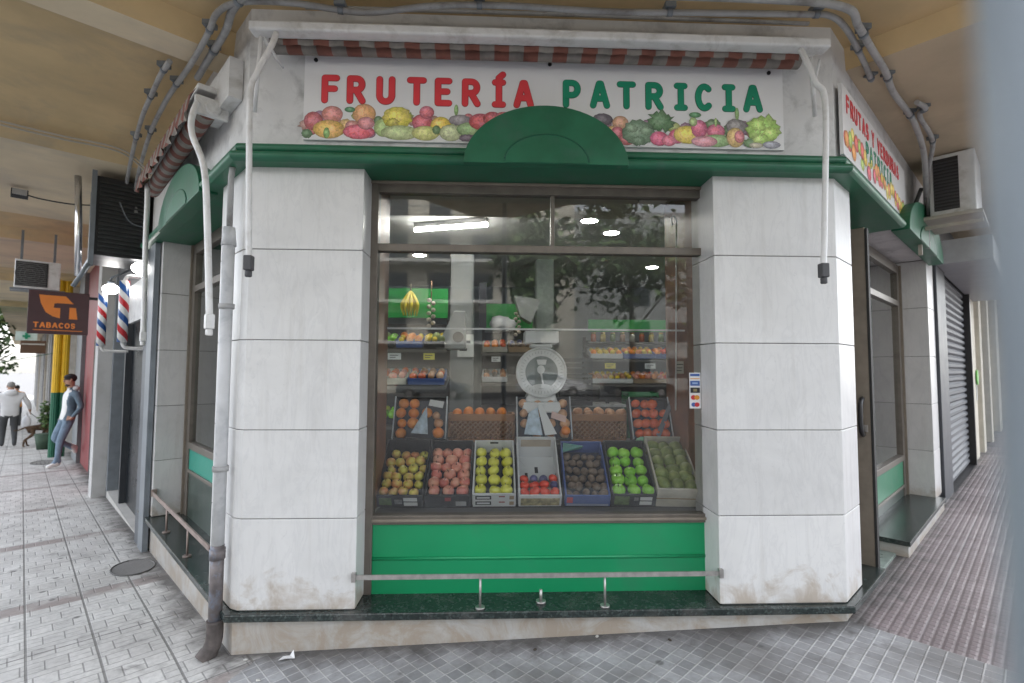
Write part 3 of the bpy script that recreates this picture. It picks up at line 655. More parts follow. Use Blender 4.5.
# right-street sign
SR = frame(RC + UR * .03, UR, NR)
sr = thing('side_sign', W(SR, .9, .04, 2.93), 'long white sign reading FRUTAS Y VERDURAS PATRICIA on the right-hand street side', 'sign')
MB(SR).box(.0, 2.05, .03, .05, 2.96, 3.42).build('sign_board', m_sign, sr)
r2, g2, p2 = MB(SR), MB(SR), MB(SR)
x = .10
for ch in 'FRUTAS Y VERDURAS':
    if ch == ' ': x += .075; continue
    letter(r2, ch, x, 3.265, .10, .013, .0515, .0012); x += GL[ch][0] * .10 + .049
x = .60
for ch in 'PATRICIA':
    letter(g2, ch, x, 3.115, .105, .013, .0515, .0012); x += GL[ch][0] * .105 + .06
cols = [(.7, .5, .05), (.6, .07, .08), (.7, .3, .06), (.35, .5, .1), (.65, .12, .08), (.72, .6, .1)]
for k in range(46):
    blob(p2, .05 + (k % 23) * .085 + rnd.random() * .03, 3.015 + rnd.random() * .12 * (1.3 - (k % 23) / 23 * .7), .04 + rnd.random() * .022, .04 + rnd.random() * .022, rnd.choice(cols), k, .05, 18, d0=.0502)
r2.build('red_lettering', m_red, sr, weld=False); g2.build('green_lettering', m_gvinyl, sr, weld=False); p2.build('printed_fruit', m_print, sr, weld=False)

# ================================================================== AWNINGS
m_str = stripe_mat('striped awning cloth', (.22, .085, .062), (.25, .23, .21), (1, 0, 0), .172)
m_strL = stripe_mat('striped side awning cloth', (.24, .095, .075), (.30, .275, .25), tuple(UL), .16)
aw = thing('awning', (.3, -.2, 3.4), 'rolled striped awning in its white cassette above the front sign', 'awning')
MB(FF).box(-1.36, 1.945, .20, .285, 3.468, 3.522).box(-1.36, 1.945, .03, .199, 3.51, 3.54).build('cassette', m_white, aw, bevel=.012)
va = MB(FF); n = 120; vv = []
for i in range(n + 1):
    x = -1.28 + 3.10 * i / n; dd = .195 + .006 * math.sin(i * 1.3)
    vv += [(x, dd, 3.50), (x, dd + .008, 3.465), (x, dd, 3.440)]
va.add(vv, [(i * 3 + k, (i + 1) * 3 + k, (i + 1) * 3 + k + 1, i * 3 + k + 1) for i in range(n) for k in range(2)], smooth=True)
va.build('valance', m_str, aw)
MB(FF).cyl((-1.30, .12, 3.475), (1.85, .12, 3.475), .04, 14).build('roll', m_str, aw)
def arm(F, pts, parent, tip, r=.016):
    o = MB(F).tube(smooth_path(pts, 7), r, 10).build('arm', m_white, parent)
    a = Vector(pts[-1]); MB(F).box(a.x - .022, a.x + .022, a.y - .022, a.y + .022, a.z - .05, a.z + .03).cyl(a + Vector((0, 0, -.05)), a + Vector((0, 0, -.085)), .018, 10).build('clamp', tip, o, bevel=.006)
    return o
m_tip = M('dark clamp', (.06, .06, .065), .6)
arm(FF, [(-1.215, .26, 3.46), (-1.225, .29, 3.37), (-1.29, .30, 3.21), (-1.325, .30, 3.07), (-1.312, .30, 2.5), (-1.302, .30, 2.17)], aw, m_tip)
arm(FF, [(1.775, .26, 3.46), (1.785, .29, 3.38), (1.83, .30, 3.24), (1.885, .30, 3.12), (1.862, .30, 2.5), (1.845, .30, 2.17)], aw, m_tip)
MB(FF).cyl((-1.30, .25, 3.45), (-1.405, .08, 3.10), .012, 8).cyl((-1.29, .24, 3.45), (-1.24, .1, 3.36), .008, 8).build('brace', m_white, aw)
MB(FF).cyl((1.86, .22, 3.45), (1.97, .08, 3.16), .012, 8).cyl((1.93, .2, 3.45), (1.96, .1, 3.36), .008, 8).build('brace', m_white, aw)
aw = thing('awning', W(FL, 1.3, .15, 3.15), 'rolled red and grey striped awning along the left street side, scalloped edge', 'awning')
MB(FL).cyl((.36, .14, 3.24), (2.25, .14, 3.20), .06, 16).build('roll', m_strL, aw)
vl = MB(FL); n = 150; vv = []
for i in range(n + 1):
    s = .36 + 1.95 * i / n; sc = .045 * abs(math.sin(math.pi * (i / n) * 13))
    vv += [(s, .205, 3.36), (s, .235 + .01 * math.sin(i), 3.30), (s, .25 + .012 * math.sin(i * .9), 3.20 - sc)]
vl.add(vv, [(i * 3 + k, (i + 1) * 3 + k, (i + 1) * 3 + k + 1, i * 3 + k + 1) for i in range(n) for k in range(2)], smooth=True)
vl.build('valance', m_strL, aw)
MB(FL).box(.31, .345, .03, .22, 3.18, 3.30).cyl((.33, .12, 3.24), (.30, .12, 3.24), .05, 14).build('end_bracket', m_white, aw, bevel=.01)
MB(FL).box(.36, 2.3, .01, .20, 3.36, 3.40).build('cassette', m_white, aw, bevel=.01)
arm(FL, [(.24, .22, 3.21), (.22, .25, 3.10), (.19, .25, 2.98), (.02, .22, 2.74), (-.06, .21, 2.4), (-.14, .20, 1.86)], aw, m_white, .018)
arm(FL, [(2.10, .20, 3.20), (2.06, .20, 3.05), (2.05, .20, 2.7), (2.0, .20, 2.3), (1.96, .20, 1.87)], aw, m_white, .02)
# white fascia box at the top of the left corner
MB(FL).box(.10, .62, .012, .09, 3.25, 3.50).build('fascia_box', m_white, shop)

# ================================================================== PIPES
dp = thing('drain_pipe', (-1.53, -.06, 0), 'grey rain pipe down the left corner pillar, rusty at the foot', 'drain pipe')
PX = W(FL, .085, .062, 0)
q = lambda z, k=0: (PX.x, PX.y, z)
MB().tube([q(2.43), q(2.75), (PX.x + .01, PX.y, 2.83)], .017, 10).build('upper_pipe', m_grey, dp)
MB().tube([q(.56), q(2.36)], .034, 16).tube([q(2.33), q(2.44)], [.042, .032], 16).build('pipe', M('pale grey drain pipe', (.56, .565, .575), .55, var=.12, vs=5, dirt=(.33, .35, .37), dscale=4), dp)
MB().tube([q(.12), q(.58)], .036, 16).tube([q(.50), q(.56)], .042, 16).build('lower_pipe', M('rusty pipe', (.17, .15, .15), .6, .3, var=.4, vs=10, dirt=(.2, .26, .36), dscale=9), dp)
MB().tube(smooth_path([q(.16), q(.06), (PX.x - .012, PX.y - .016, .0), (PX.x - .038, PX.y - .045, -.045)], 5), [.045] * 11 + [.05] * 5, 14).build('shoe', M('rusty shoe', (.10, .085, .08), .75, .2, var=.4, vs=18), dp)
for z in (1.0, 1.95): MB().tube([q(z), q(z + .03)], .043, 16).build('clip', m_grey, dp)
def conduit(pts, r, label, clips=()):
    p = smooth_path(pts, 6)
    t = thing('conduit', tuple(p[0]), label, 'conduit')
    MB().tube(p, r, 10).build('pipe', m_grey, t)
    for i in clips:
        c = p[min(i, len(p) - 2)]; d = (p[min(i + 1, len(p) - 1)] - c).normalized()
        MB().tube([c - d * .015, c + d * .015], r * 1.28, 10).box(c.x - .03, c.x + .03, c.y - .03, c.y + .03, c.z + r, c.z + r + .03).build('clip', m_greymetal, t)
    return t
conduit([(-3.84, 2.29, 3.2), (-3.80, 2.25, 3.5), (-3.3, 1.62, 3.60), (-2.83, 1.04, 3.61), (-2.55, .72, 3.61), (-2.3, .44, 3.61), (-2.13, .27, 3.61)], .017, 'short grey conduit on the ceiling left of the longer one', (14, 24, 32))
conduit([(-3.72, 2.29, 3.2), (-3.68, 2.22, 3.5), (-3.02, 1.4, 3.60), (-2.57, .88, 3.61), (-2.3, .59, 3.61), (-2.01, .29, 3.60), (-1.72, -.03, 3.60), (-1.56, -.22, 3.60), (-1.38, -.31, 3.60), (-1.1, -.30, 3.61), (-.74, -.245, 3.61), (-.34, -.315, 3.61), (.06, -.335, 3.61), (.61, -.315, 3.61), (1.17, -.33, 3.61), (1.73, -.345, 3.61), (1.9, -.34, 3.61), (2.08, -.23, 3.61), (2.38, .04, 3.61), (2.61, .26, 3.61)], .017, 'long wavy grey conduit crossing the ceiling above the awning from left to right', (13, 25, 37, 58, 70, 82, 92, 106, 114))
conduit([(-2.05, .44, 3.60), (-1.86, .23, 3.605), (-1.6, -.06, 3.60), (-1.45, -.26, 3.60), (-1.25, -.40, 3.60), (-.8, -.46, 3.60), (.3, -.46, 3.60), (1.5, -.46, 3.60), (1.93, -.42, 3.60), (2.11, -.28, 3.60), (2.37, -.06, 3.60), (2.61, .14, 3.60), (2.85, .37, 3.60), (3.18, .63, 3.60), (3.39, .80, 3.58), (3.80, 1.18, 3.50), (4.2, 1.62, 3.2), (4.25, 1.68, 2.8)], .021, 'thick grey conduit curving round the ceiling corner to the right air conditioner', (8, 20, 56, 68, 80))
conduit([(3.14, .50, 3.60), (3.28, .58, 3.60), (3.34, .70, 3.60), (3.78, 1.07, 3.58), (4.05, 1.42, 3.45), (4.2, 1.6, 3.1)], .018, 'short grey conduit with a kink beside the right air conditioner', (8, 18))
conduit([(-1.1, -.15, 3.70), (.3, -.16, 3.70), (1.9, -.15, 3.70)], .012, 'thin white cable run tucked above the awning cassette')
# cable runs on the left ceiling
t = MB(); 
for k, dz in enumerate((0, .02)): t.tube(smooth_path([W(FL, 2.72 + .03 * k, 1.38, 3.66 - dz), W(FL, 2.70 + .03 * k, .8, 3.655 - dz), W(FL, 2.65 + .03 * k, .35, 3.65 - dz), W(FL, 2.6 + .03 * k, .15, 3.5 - dz), W(FL, 2.55, .07, 3.3)], 6), .008, 6)
tag(t.build('cable', M('pale cable', (.5, .46, .40), .6)), 'pair of pale cables along the second ceiling beam on the left', 'cable')

# ================================================================== CEILING
ce = MB()
DO = 1.55
def strip(F, s0, s1, z0, z1, d0=-.35, d1=DO): return [(F @ Vector((s, d, z))) for s, d, z in ((s0, d0, z0), (s1, d0, z1), (s1, d1, z1), (s0, d1, z0))]
def isect():
    # outer corner where the two street edges meet
    a, b = LC + NL * DO, RC + NR * DO
    d = UL.x * (-UR.y) - UL.y * (-UR.x); c = b - a
    t = (c.x * (-UR.y) - c.y * (-UR.x)) / d
    return a + UL * t
OC = isect()
zc = 3.78
poly = [W(FL, .3, -.35, 0), W(FL, .3, DO, 0), OC, W(FR, .3, DO, 0), W(FR, .3, -.35, 0), Vector((1.9, .3, 0)), Vector((-1.3, .3, 0))]
ce.prism([(p.x, p.y) for p in poly], zc, zc + .5)
def run(F, stations):
    """section along the street: (s, z) soffit heights"""
    vs = []
    for s, z in stations: vs += [(s, -.35, z), (s, DO, z), (s, DO, zc + .5), (s, -.35, zc + .5)]
    return vs
mbs = MB(FL); vs = run(FL, [(.3, zc), (.34, 3.63), (.60, 3.63), (.62, zc - .02), (2.58, zc - .02), (2.95, 3.60), (5.9, 3.60), (6.1, zc - .03), (7.55, zc - .03), (7.75, 3.60), (11.0, 3.60), (11.2, zc - .03), (13, zc - .03), (13.2, 3.6), (18, 3.6), (18.2, 3.75), (20, 3.75), (20.2, 3.6), (60, 3.6)])
n = len(vs) // 4
for i in range(n - 1):
    for k in range(4):
        a = [vs[i * 4 + k], vs[(i + 1) * 4 + k], vs[(i + 1) * 4 + (k + 1) % 4], vs[i * 4 + (k + 1) % 4]]
        flat = k == 0 and abs(a[0][2] - a[1][2]) < .001 and a[0][2] < zc - .05
        mbs.add(a, [(0, 1, 2, 3)], 1 if flat else 0)
mbs.add(vs[:4], [(0, 1, 2, 3)]); mbs.add(vs[-4:], [(0, 1, 2, 3)])
struct(mbs.build('ceiling', [m_ceil, m_beam]))
struct(ce.build('ceiling', m_ceil))
mbs = MB(FR); vs = run(FR, [(.3, zc), (.33, 3.64), (60, 3.64)])
for i in range(2):
    for k in range(4): mbs.add([vs[i * 4 + k], vs[(i + 1) * 4 + k], vs[(i + 1) * 4 + (k + 1) % 4], vs[i * 4 + (k + 1) % 4]], [(0, 1, 2, 3)], 1 if (i == 1 and k == 0) else 0)
mbs.add(vs[:4], [(0, 1, 2, 3)]); mbs.add(vs[-4:], [(0, 1, 2, 3)])
struct(mbs.build('ceiling', [m_ceil, M('darker beam plaster', (.54, .44, .31), .9, var=.12, vs=1.6, bump=.2, bs=30, dirt=(.44, .36, .26), dscale=1.2)]))  # right soffit underside in a darker plaster tone than the left beams

# ================================================================== LEFT STREET
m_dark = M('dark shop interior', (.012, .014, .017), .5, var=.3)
m_dglass = M('dark glass door', (.010, .013, .016), .3, spec=.15, var=.1)
nb = thing('barber_shop', W(FL, 4.5, 0, -.15), 'barber shop front with dark glass doorway in blue grey metal frames beside the fruit shop', 'shop front')
MB(FL).box(2.56, 2.80, .008, .055, -.35, 2.80).build('metal_pilaster', m_greymetal, nb, bevel=.004)
MB(FL).box(2.83, 3.06, .004, .045, -.35, 2.80).build('metal_pilaster', M('dark grey metal', (.09, .10, .115), .45, .2, var=.15), nb, bevel=.004)
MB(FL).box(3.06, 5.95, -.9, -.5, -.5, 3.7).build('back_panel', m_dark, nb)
MB(FL).box(3.06, 5.95, -.5, -.02, 2.62, 3.7).build('head_panel', M('dark fascia', (.035, .035, .038), .6), nb)
MB(FL).box(3.06, 5.95, -.48, -.0, -.5, -.13).build('doorstep', M('pale doorstep', (.45, .44, .42), .6), nb)
MB(FL).box(3.40, 3.46, -.14, -.06, -.13, 2.62).build('door_frame', M('charcoal frame', (.03, .034, .04), .5), nb, bevel=.004)
MB(FL).box(4.9, 4.97, -.14, -.03, -.13, 2.62).build('door_frame', M('charcoal frame', (.03, .034, .04), .5), nb, bevel=.004)
MB(FL).box(5.85, 5.95, -.3, .0, -.3, 2.9).build('door_frame', m_greymetal, nb, bevel=.004)
MB(FL).box(3.46, 4.9, -.11, -.10, -.13, 2.62).build('glass_door', m_dglass, nb)
MB(FL).box(4.97, 5.75, -.16, -.15, -.13, 2.62).build('glass_door', m_dglass, nb)
MB(FL).box(2.9, 4.25, .0, .035, 2.12, 2.56).build('poster', M('pale barber poster', (.55, .56, .56), .4, var=.3, vs=5, dirt=(.12, .12, .13), dscale=5), nb)
MB(FL).prism([(5.98, -.5), (5.98, .16), (6.35, .16), (6.35, -.5)], -.6, 3.62).build('wall_pier', M('pale grey pier', (.47, .47, .465), .8, var=.1, vs=2, dirt=(.38, .37, .36)), nb, bevel=.006)
tob = thing('tobacco_shop', W(FL, 9, 0, -.3), 'dark red tobacconist front behind the leaning man', 'shop front')
MB(FL).box(6.36, 10.6, -.5, -.02, -.7, 3.62).build('wall', M('dark red wall', (.20, .018, .022), .5, var=.15, vs=3), tob, bevel=.005)
MB(FL).box(7.2, 8.6, -.02, -.0, -.35, 2.1).build('door', m_dglass, tob)
MB(FL).box(10.6, 12.0, -.5, .05, -.7, 3.62).build('grey_bay', M('grey shop bay', (.17, .18, .19), .6), tob)
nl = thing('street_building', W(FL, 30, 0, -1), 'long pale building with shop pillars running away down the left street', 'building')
MB(FL).box(12.0, 62, -.8, -.25, -2.5, 3.9).build('wall', M('grey brown shop wall', (.26, .25, .235), .8, var=.3, vs=1), nl)  # wall between the pillars in an uneven grey-brown tone
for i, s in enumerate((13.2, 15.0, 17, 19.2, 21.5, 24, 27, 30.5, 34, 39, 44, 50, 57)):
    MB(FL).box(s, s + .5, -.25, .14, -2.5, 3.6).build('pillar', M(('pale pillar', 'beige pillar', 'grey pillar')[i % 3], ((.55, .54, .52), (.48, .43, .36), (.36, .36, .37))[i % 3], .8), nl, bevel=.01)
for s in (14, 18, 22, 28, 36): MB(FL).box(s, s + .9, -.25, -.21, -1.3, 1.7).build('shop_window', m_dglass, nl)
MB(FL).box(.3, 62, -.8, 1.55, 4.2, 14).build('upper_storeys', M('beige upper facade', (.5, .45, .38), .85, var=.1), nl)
# yellow and green fluted columns
for i, d in enumerate((.36, .22)):
    t = thing('fluted_column', W(FL, 12.3, d, gzf(FL, 12.3, d)), ['yellow fluted column with green base, nearer the kerb', 'yellow fluted column with green base, nearer the wall'][i], 'column', 'yellow and green columns')
    for a, b, mname, c in ((-.5, 1.02, 'green column paint', (.01, .11, .06)), (1.022, 3.6, 'yellow column paint', (.72, .43, .012))):
        mb = MB(FL); mb.prism([(12.3 + (.075 + .008 * (k % 2)) * math.cos(k * math.pi / 12), d + (.068 + .008 * (k % 2)) * math.sin(k * math.pi / 12)) for k in range(24)], a, b)
        mb.build('shaft', M(mname, c, .45, var=.1), t)
# black extractor unit hanging over the barber shop
t = thing('ventilation_unit', W(FL, 3.3, .28, 2.72), 'big black ribbed ventilation box hanging over the barber shop doorway', 'ventilation unit')
MB(FL).box(3.2, 3.9, .03, .46, 2.72, 3.52).build('casing', m_black, t, bevel=.01)
mb = MB(FL)
for k in range(17): mb.box(3.18, 3.205, .055, .43, 2.76 + k * .043, 2.775 + k * .043)
mb.build('louvre', M('black louvre', (.03, .035, .035), .35), t)
MB(FL).box(3.17, 3.2, .46, .50, 2.60, 3.56).box(3.2, 3.95, .465, .50, 2.62, 2.68).tube([(3.185, .49, 2.62), (3.185, .60, 2.38)], .02, 8).build('bracket', m_greymetal, t)
MB(FL).tube([(3.3, .56, 2.5), (3.3, .575, 3.0), (3.3, .60, 3.5)], .028, 12).build('foil_pipe', M('silver foil', (.7, .7, .72), .2, .9), t)
MB(FL).tube(smooth_path([(3.16, .28, 3.28), (3.15, .20, 3.10), (3.15, .08, 3.06), (3.17, .05, 3.1)], 5), .006, 6).build('cable', m_greymetal, t)
# barber poles and globe lamps
m_globe = emis('lit globe', (1, .99, .96), 3.2)
def helix_mat():
    m, nt, b = _new('barber stripes'); P = objc(nt); sx = nt.nodes.new('ShaderNodeSeparateXYZ'); nt.links.new(P, sx.inputs[0])
    at = N(nt, 'ShaderNodeMath', operation='ARCTAN2'); nt.links.new(sx.outputs[1], at.inputs[0]); nt.links.new(sx.outputs[0], at.inputs[1])
    a = N(nt, 'ShaderNodeMath', operation='DIVIDE'); nt.links.new(at.outputs[0], a.inputs[0]); a.inputs[1].default_value = 2 * math.pi
    z = N(nt, 'ShaderNodeMath', operation='DIVIDE'); nt.links.new(sx.outputs[2], z.inputs[0]); z.inputs[1].default_value = .30
    s_ = N(nt, 'ShaderNodeMath', operation='ADD'); nt.links.new(a.outputs[0], s_.inputs[0]); nt.links.new(z.outputs[0], s_.inputs[1])
    f = N(nt, 'ShaderNodeMath', operation='FRACT'); nt.links.new(s_.outputs[0], f.inputs[0])
    r = ramp(nt, [(0, (.55, .03, .04)), (.25, (.75, .75, .75)), (.5, (.03, .10, .32)), (.75, (.75, .75, .75))]); r.color_ramp.interpolation = 'CONSTANT'
    nt.links.new(f.outputs[0], r.inputs['Fac']); nt.links.new(r.outputs['Color'], b.inputs['Base Color']); b.inputs['Roughness'].default_value = .2; return m
m_hel = helix_mat()
for i, (s, d) in enumerate(((3.3, .19), (4.6, .25))):
    lab = ['striped barber pole on white brackets, nearer and wider of the two', 'striped barber pole on white brackets, farther of the two by the grey pier'][i]
    o = W(FL, s, d, 2.18); t = thing('barber_pole', o, lab, 'barber pole', 'barber poles')
    MB().cyl((o.x, o.y, 1.86), (o.x, o.y, 2.50), .045, 18).build('striped_tube', m_hel, t)
    MB(FL).tube(smooth_path([(s, d, 1.87), (s, d - .02, 1.815), (s, d - .08, 1.80), (s, -.02, 1.80)], 5), .018, 8).build('bracket', m_white, t); MB(FL).tube(smooth_path([(s, d, 2.50), (s, d - .02, 2.545), (s, d - .08, 2.555), (s, -.02, 2.555)], 5), .018, 8).build('bracket', m_white, t)
    o2 = W(FL, s, d - (.13 if i == 0 else .07), 2.65 - .09 * i)
    t2 = thing('globe_lamp', o2, ['lit oval globe lamp above the nearer barber pole', 'lit oval globe lamp above the farther barber pole'][i], 'lamp', 'globe lamps over the barber poles')
    MB().ell(o2, (.085, .085, .062), 20, 12).build('globe', m_globe, t2)
    MB().cyl(o2 + Vector((0, 0, .055)), o2 + Vector((0, 0, .10)), .035, 12).tube([o2 + Vector((0, 0, .1)), o2 + Vector((0, 0, .14)), W(FL, s, -.02, 2.84)], .012, 8).build('holder', m_greymetal, t2)
# tobacconist's projecting sign
ts = thing('tobacco_sign', W(FL, 6.5, .57, 2.06), 'maroon projecting sign reading TABACOS under an orange emblem', 'sign')
TS = frame(W(FL, 6.5, 0, 0), -NL, -UL)      # x runs from kerb to wall as seen from the corner, y towards us
X = lambda d: -d
MB(TS).box(X(.90), X(.25), .0, .09, 2.07, 2.68).build('board', M('maroon board', (.055, .018, .022), .4, var=.1), ts, bevel=.006)
MB(TS).box(X(.25), X(-.2), .03, .06, 2.60, 2.64).build('arm', m_black, ts)
m_or = M('orange vinyl', (.75, .22, .03), .45, var=.05)
px = lambda u: X(.90) + u * .65 / 60.0
pz = lambda v: 2.68 - v * .61 / 44.0
em = MB(TS)
em.plate([(px(10), pz(4.5)), (px(36), pz(4.5)), (px(44), pz(12)), (px(29), pz(12)), (px(25), pz(12.5)), (px(24.5), pz(17)), (px(31), pz(17)), (px(31), pz(27.5)), (px(24), pz(26)), (px(17), pz(22)), (px(12), pz(13))], .091, .095)
em.plate([(px(40), pz(16)), (px(46.5), pz(16)), (px(48.5), pz(28)), (px(40), pz(28))], .091, .095)
em.build('emblem', m_or, ts)
lt = MB(TS); x = px(6.5)
for ch in 'TABACOS': letter(lt, ch, x, pz(37.3), .062, .0085, .091, .002, xs=1.1); x += GL[ch][0] * .0682 + .0262
lt.box(px(6), px(54), .091, .094, pz(40.6), pz(39.9)); lt.build('lettering', m_or, ts, weld=False)
# air conditioner under the ceiling further down
t = thing('air_conditioner', W(FL, 7, .83, 2.82), 'grey outdoor air conditioner hanging from the ceiling behind the tobacco sign', 'air conditioner')
MB(FL).box(7.0, 7.35, .56, 1.06, 2.76, 3.18).build('casing', m_white, t, bevel=.01)
mb = MB(FL)
for k in range(12): mb.box(6.985, 7.0, .72, 1.04, 2.80 + k * .029, 2.812 + k * .029)
for k in range(3): mb.tube([(6.983, .895 + (.06 + .05 * k) * math.cos(a * .35), 2.97 + (.06 + .05 * k) * math.sin(a * .35)) for a in range(19)], .004, 5)
mb.build('grille', M('grey grille', (.12, .12, .12), .5), t)
MB(FL).box(6.992, 6.999, .70, 1.05, 2.79, 3.15).build('fan_opening', m_black, t)
MB(FL).box(7.05, 7.08, .62, .65, 3.18, 3.62).build('hanger', m_greymetal, t); MB(FL).box(7.05, 7.08, .98, 1.01, 3.18, 3.62).build('hanger', m_greymetal, t); MB(FL).box(7.02, 7.3, .5, 1.10, 2.73, 2.757).build('bracket', m_greymetal, t)
# flood lamp with cable
t = thing('flood_lamp', W(FL, 4.5, 1.0, 3.5), 'small grey floodlight on the tan ceiling, trailing a black cable', 'floodlight')
fm = Matrix.Translation(W(FL, 4.5, 1.02, 3.52)) @ Matrix.Rotation(AL, 4, 'Z') @ Matrix.Rotation(rad(35), 4, 'Y')
MB().box(-.02, .03, -.07, .07, -.055, .055, T=fm).build('housing', m_black, t, bevel=.006)
MB().box(-.026, -.02, -.06, .06, -.045, .045, T=fm).build('lens', M('lamp glass', (.55, .57, .6), .15), t)
MB(FL).tube(smooth_path([(4.5, .97, 3.52), (4.5, .85, 3.50), (4.5, .6, 3.50), (4.5, .4, 3.53), (4.5, .2, 3.55)], 5), .008, 6).build('cable', m_black, t)
# far signs
t = thing('pharmacy_sign', W(FL, 16, .87, 2.3), 'small white and green projecting sign far down the left street', 'sign')
MB(FL).box(16, 16.1, .66, 1.10, 2.33, 2.58).build('board', M('pale green sign', (.55, .66, .62), .5), t)
MB(FL).box(15.98, 15.999, .80, .96, 2.42, 2.48).box(15.98, 15.9985, .85, .91, 2.37, 2.55).build('cross', M('sign green', (.02, .30, .16), .5), t)
t = thing('wooden_sign', W(FL, 13, .77, 1.9), 'brown projecting sign beyond the TABACOS board', 'sign')
MB(FL).box(13, 13.08, .54, .98, 1.92, 2.22).build('board', M('brown sign', (.11, .06, .035), .6), t, bevel=.01)
MB(FL).box(12.99, 13.0, .56, .96, 2.12, 2.15).build('band', M('pale band', (.5, .5, .48), .6), t)
t = thing('shop_awning', W(FL, 20, .9, 1.8), 'green shop awning far down the left street', 'awning')
MB(FL).add([(20, .15, 2.1), (22, .15, 2.1), (22, 1.5, 1.75), (20, 1.5, 1.75), (20, 1.5, 1.55), (22, 1.5, 1.55)], [(0, 1, 2, 3), (3, 2, 5, 4)]).build('cloth', M('green awning cloth', (.03, .20, .10), .8), t)
for x0, y0, h in ((21, -.0, 0), ):
    pass
# potted plants far left
def leafy(name, c, r, n, size, mat, parent, flat=1.0):
    mb = MB(); q = random.Random(int(c[0] * 100) + n)
    clumps = [Vector((q.gauss(0, 1), q.gauss(0, 1), q.gauss(0, .8))).normalized() * q.uniform(.25, 1.0) for _ in range(max(6, n // 60))]
    for i in range(n):
        cc = q.choice(clumps); p = Vector((cc.x * r[0], cc.y * r[1], cc.z * r[2])) + Vector((q.gauss(0, .17) * r[0], q.gauss(0, .17) * r[1], q.gauss(0, .17) * r[2]))
        s = size * q.uniform(.6, 1.4)
        e = Euler((q.uniform(-1, 1), q.uniform(-1, 1), q.uniform(0, 6.3))).to_matrix()
        v = [Vector(c) + p + e @ Vector(k) * s for k in ((-.5, 0, 0), (0, -.28, .05), (.5, 0, 0), (0, .28, .05))]
        mb.add(v, [(0, 1, 2, 3)], q.randrange(2))
    return mb.build(name, mat, parent, weld=False)
m_leaf = [M('leaf green', (.055, .105, .035), .6, var=.4, vs=2), M('light leaf green', (.10, .165, .05), .6, var=.4, vs=2)]
m_bark = M('bark', (.10, .08, .06), .9, var=.3, bump=.5, bs=20)
def tree(loc, h, r, label, n=1500, size=.28):
    t = thing('tree', loc, label, 'tree', 'street trees')
    L = Vector(loc); q = random.Random(int(abs(loc[0]) * 31 + h))
    mb = MB(); mb.tube([L + Vector((0, 0, -.1)), L + Vector((.05, 0, h * .25)), L + Vector((-.05, .1, h * .5)), L + Vector((.0, .05, h * .75))], [.2, .16, .12, .05], 10)
    for k in range(6):
        a = k * 1.05 + q.random(); z0 = h * (.3 + .06 * k)
        mb.tube([L + Vector((0, 0, z0)), L + Vector((math.cos(a) * r * .4, math.sin(a) * r * .4, z0 + h * .15)), L + Vector((math.cos(a) * r * .8, math.sin(a) * r * .8, z0 + h * .26))], [.08, .05, .02], 6)
    mb.build('trunk', m_bark, t)
    leafy('crown', L + Vector((0, 0, h * .68)), (r, r, h * .36), n, size, m_leaf, t); return t
for i, (s, d, h, r, lb) in enumerate(((22, 3.0, 5.5, 1.6, 'green street tree past the end of the arcade, nearest of the row'), (30, 3.0, 6.5, 2.0, 'second green street tree down the left kerb'), (40, 3.2, 7, 2.4, 'third green street tree far down the left kerb'))):
    p = W(FL, s, d, 0); tree((p.x, p.y, gz(p.x, p.y)), h, r, lb, 1400, .35)
t = thing('planter', W(FL, 14.6, .42, gzf(FL, 14.6, .42)), 'leafy potted plant by a pillar beyond the yellow columns', 'potted plant')
P0 = W(FL, 14.6, .42, gzf(FL, 14.6, .42))
MB().tube([P0, P0 + Vector((0, 0, .4))], [.16, .22], 14).build('pot', M('dark green pot', (.03, .06, .035), .7), t)
leafy('foliage', P0 + Vector((0, 0, .95)), (.20, .20, .5), 240, .12, m_leaf, t)
# drain grate and manhole cover
def flat_disc(name, c, rx, ry, mat, label, cat, ang=0, bars=0):
    t = thing(name, (c[0], c[1], gz(c[0], c[1])), label, cat); mb = MB(); R_ = Matrix.Rotation(ang, 3, 'Z')
    P = [R_ @ Vector((rx * math.cos(a * math.pi / 12), ry * math.sin(a * math.pi / 12), 0)) + Vector((c[0], c[1], 0)) for a in range(24)]
    vs = [(p.x, p.y, gz(p.x, p.y) + .004) for p in P] + [(p.x, p.y, gz(p.x, p.y) - .03) for p in P]
    mb.add(vs, [tuple(range(24))] + [(i, (i + 1) % 24, 24 + (i + 1) % 24, 24 + i) for i in range(24)]); mb.build('plate', mat, t)
    mb = MB()
    mb.tube([(p.x, p.y, gz(p.x, p.y) + .004) for p in P + P[:1]], .007, 6)
    for k in range(bars):
        y = -ry + 2 * ry * (k + .5) / bars; hx = rx * math.sqrt(max(0, 1 - (y / ry) ** 2)) * .9
        a, b = R_ @ Vector((-hx, y, 0)), R_ @ Vector((hx, y, 0)); a += Vector((c[0], c[1], 0)); b += Vector((c[0], c[1], 0))
        mb.tube([(a.x, a.y, gz(a.x, a.y) + .004), (b.x, b.y, gz(b.x, b.y) + .004)], .006, 5)
    mb.build('rim', M('worn iron', (.10, .098, .095), .6, .4), t)
flat_disc('utility_cover', (-3.03, 1.47), .22, .15, M('rough grey cover', (.16, .155, .15), .9, bump=.8, bs=60), 'oval rough grey utility cover by the side window', 'utility cover', AL)
flat_disc('drain_grate', (-9.4, 8.05), .42, .22, M('grate iron', (.20, .19, .18), .7), 'iron drain grate in the pale pavement in front of the leaning man', 'drain grate', AL, 7)
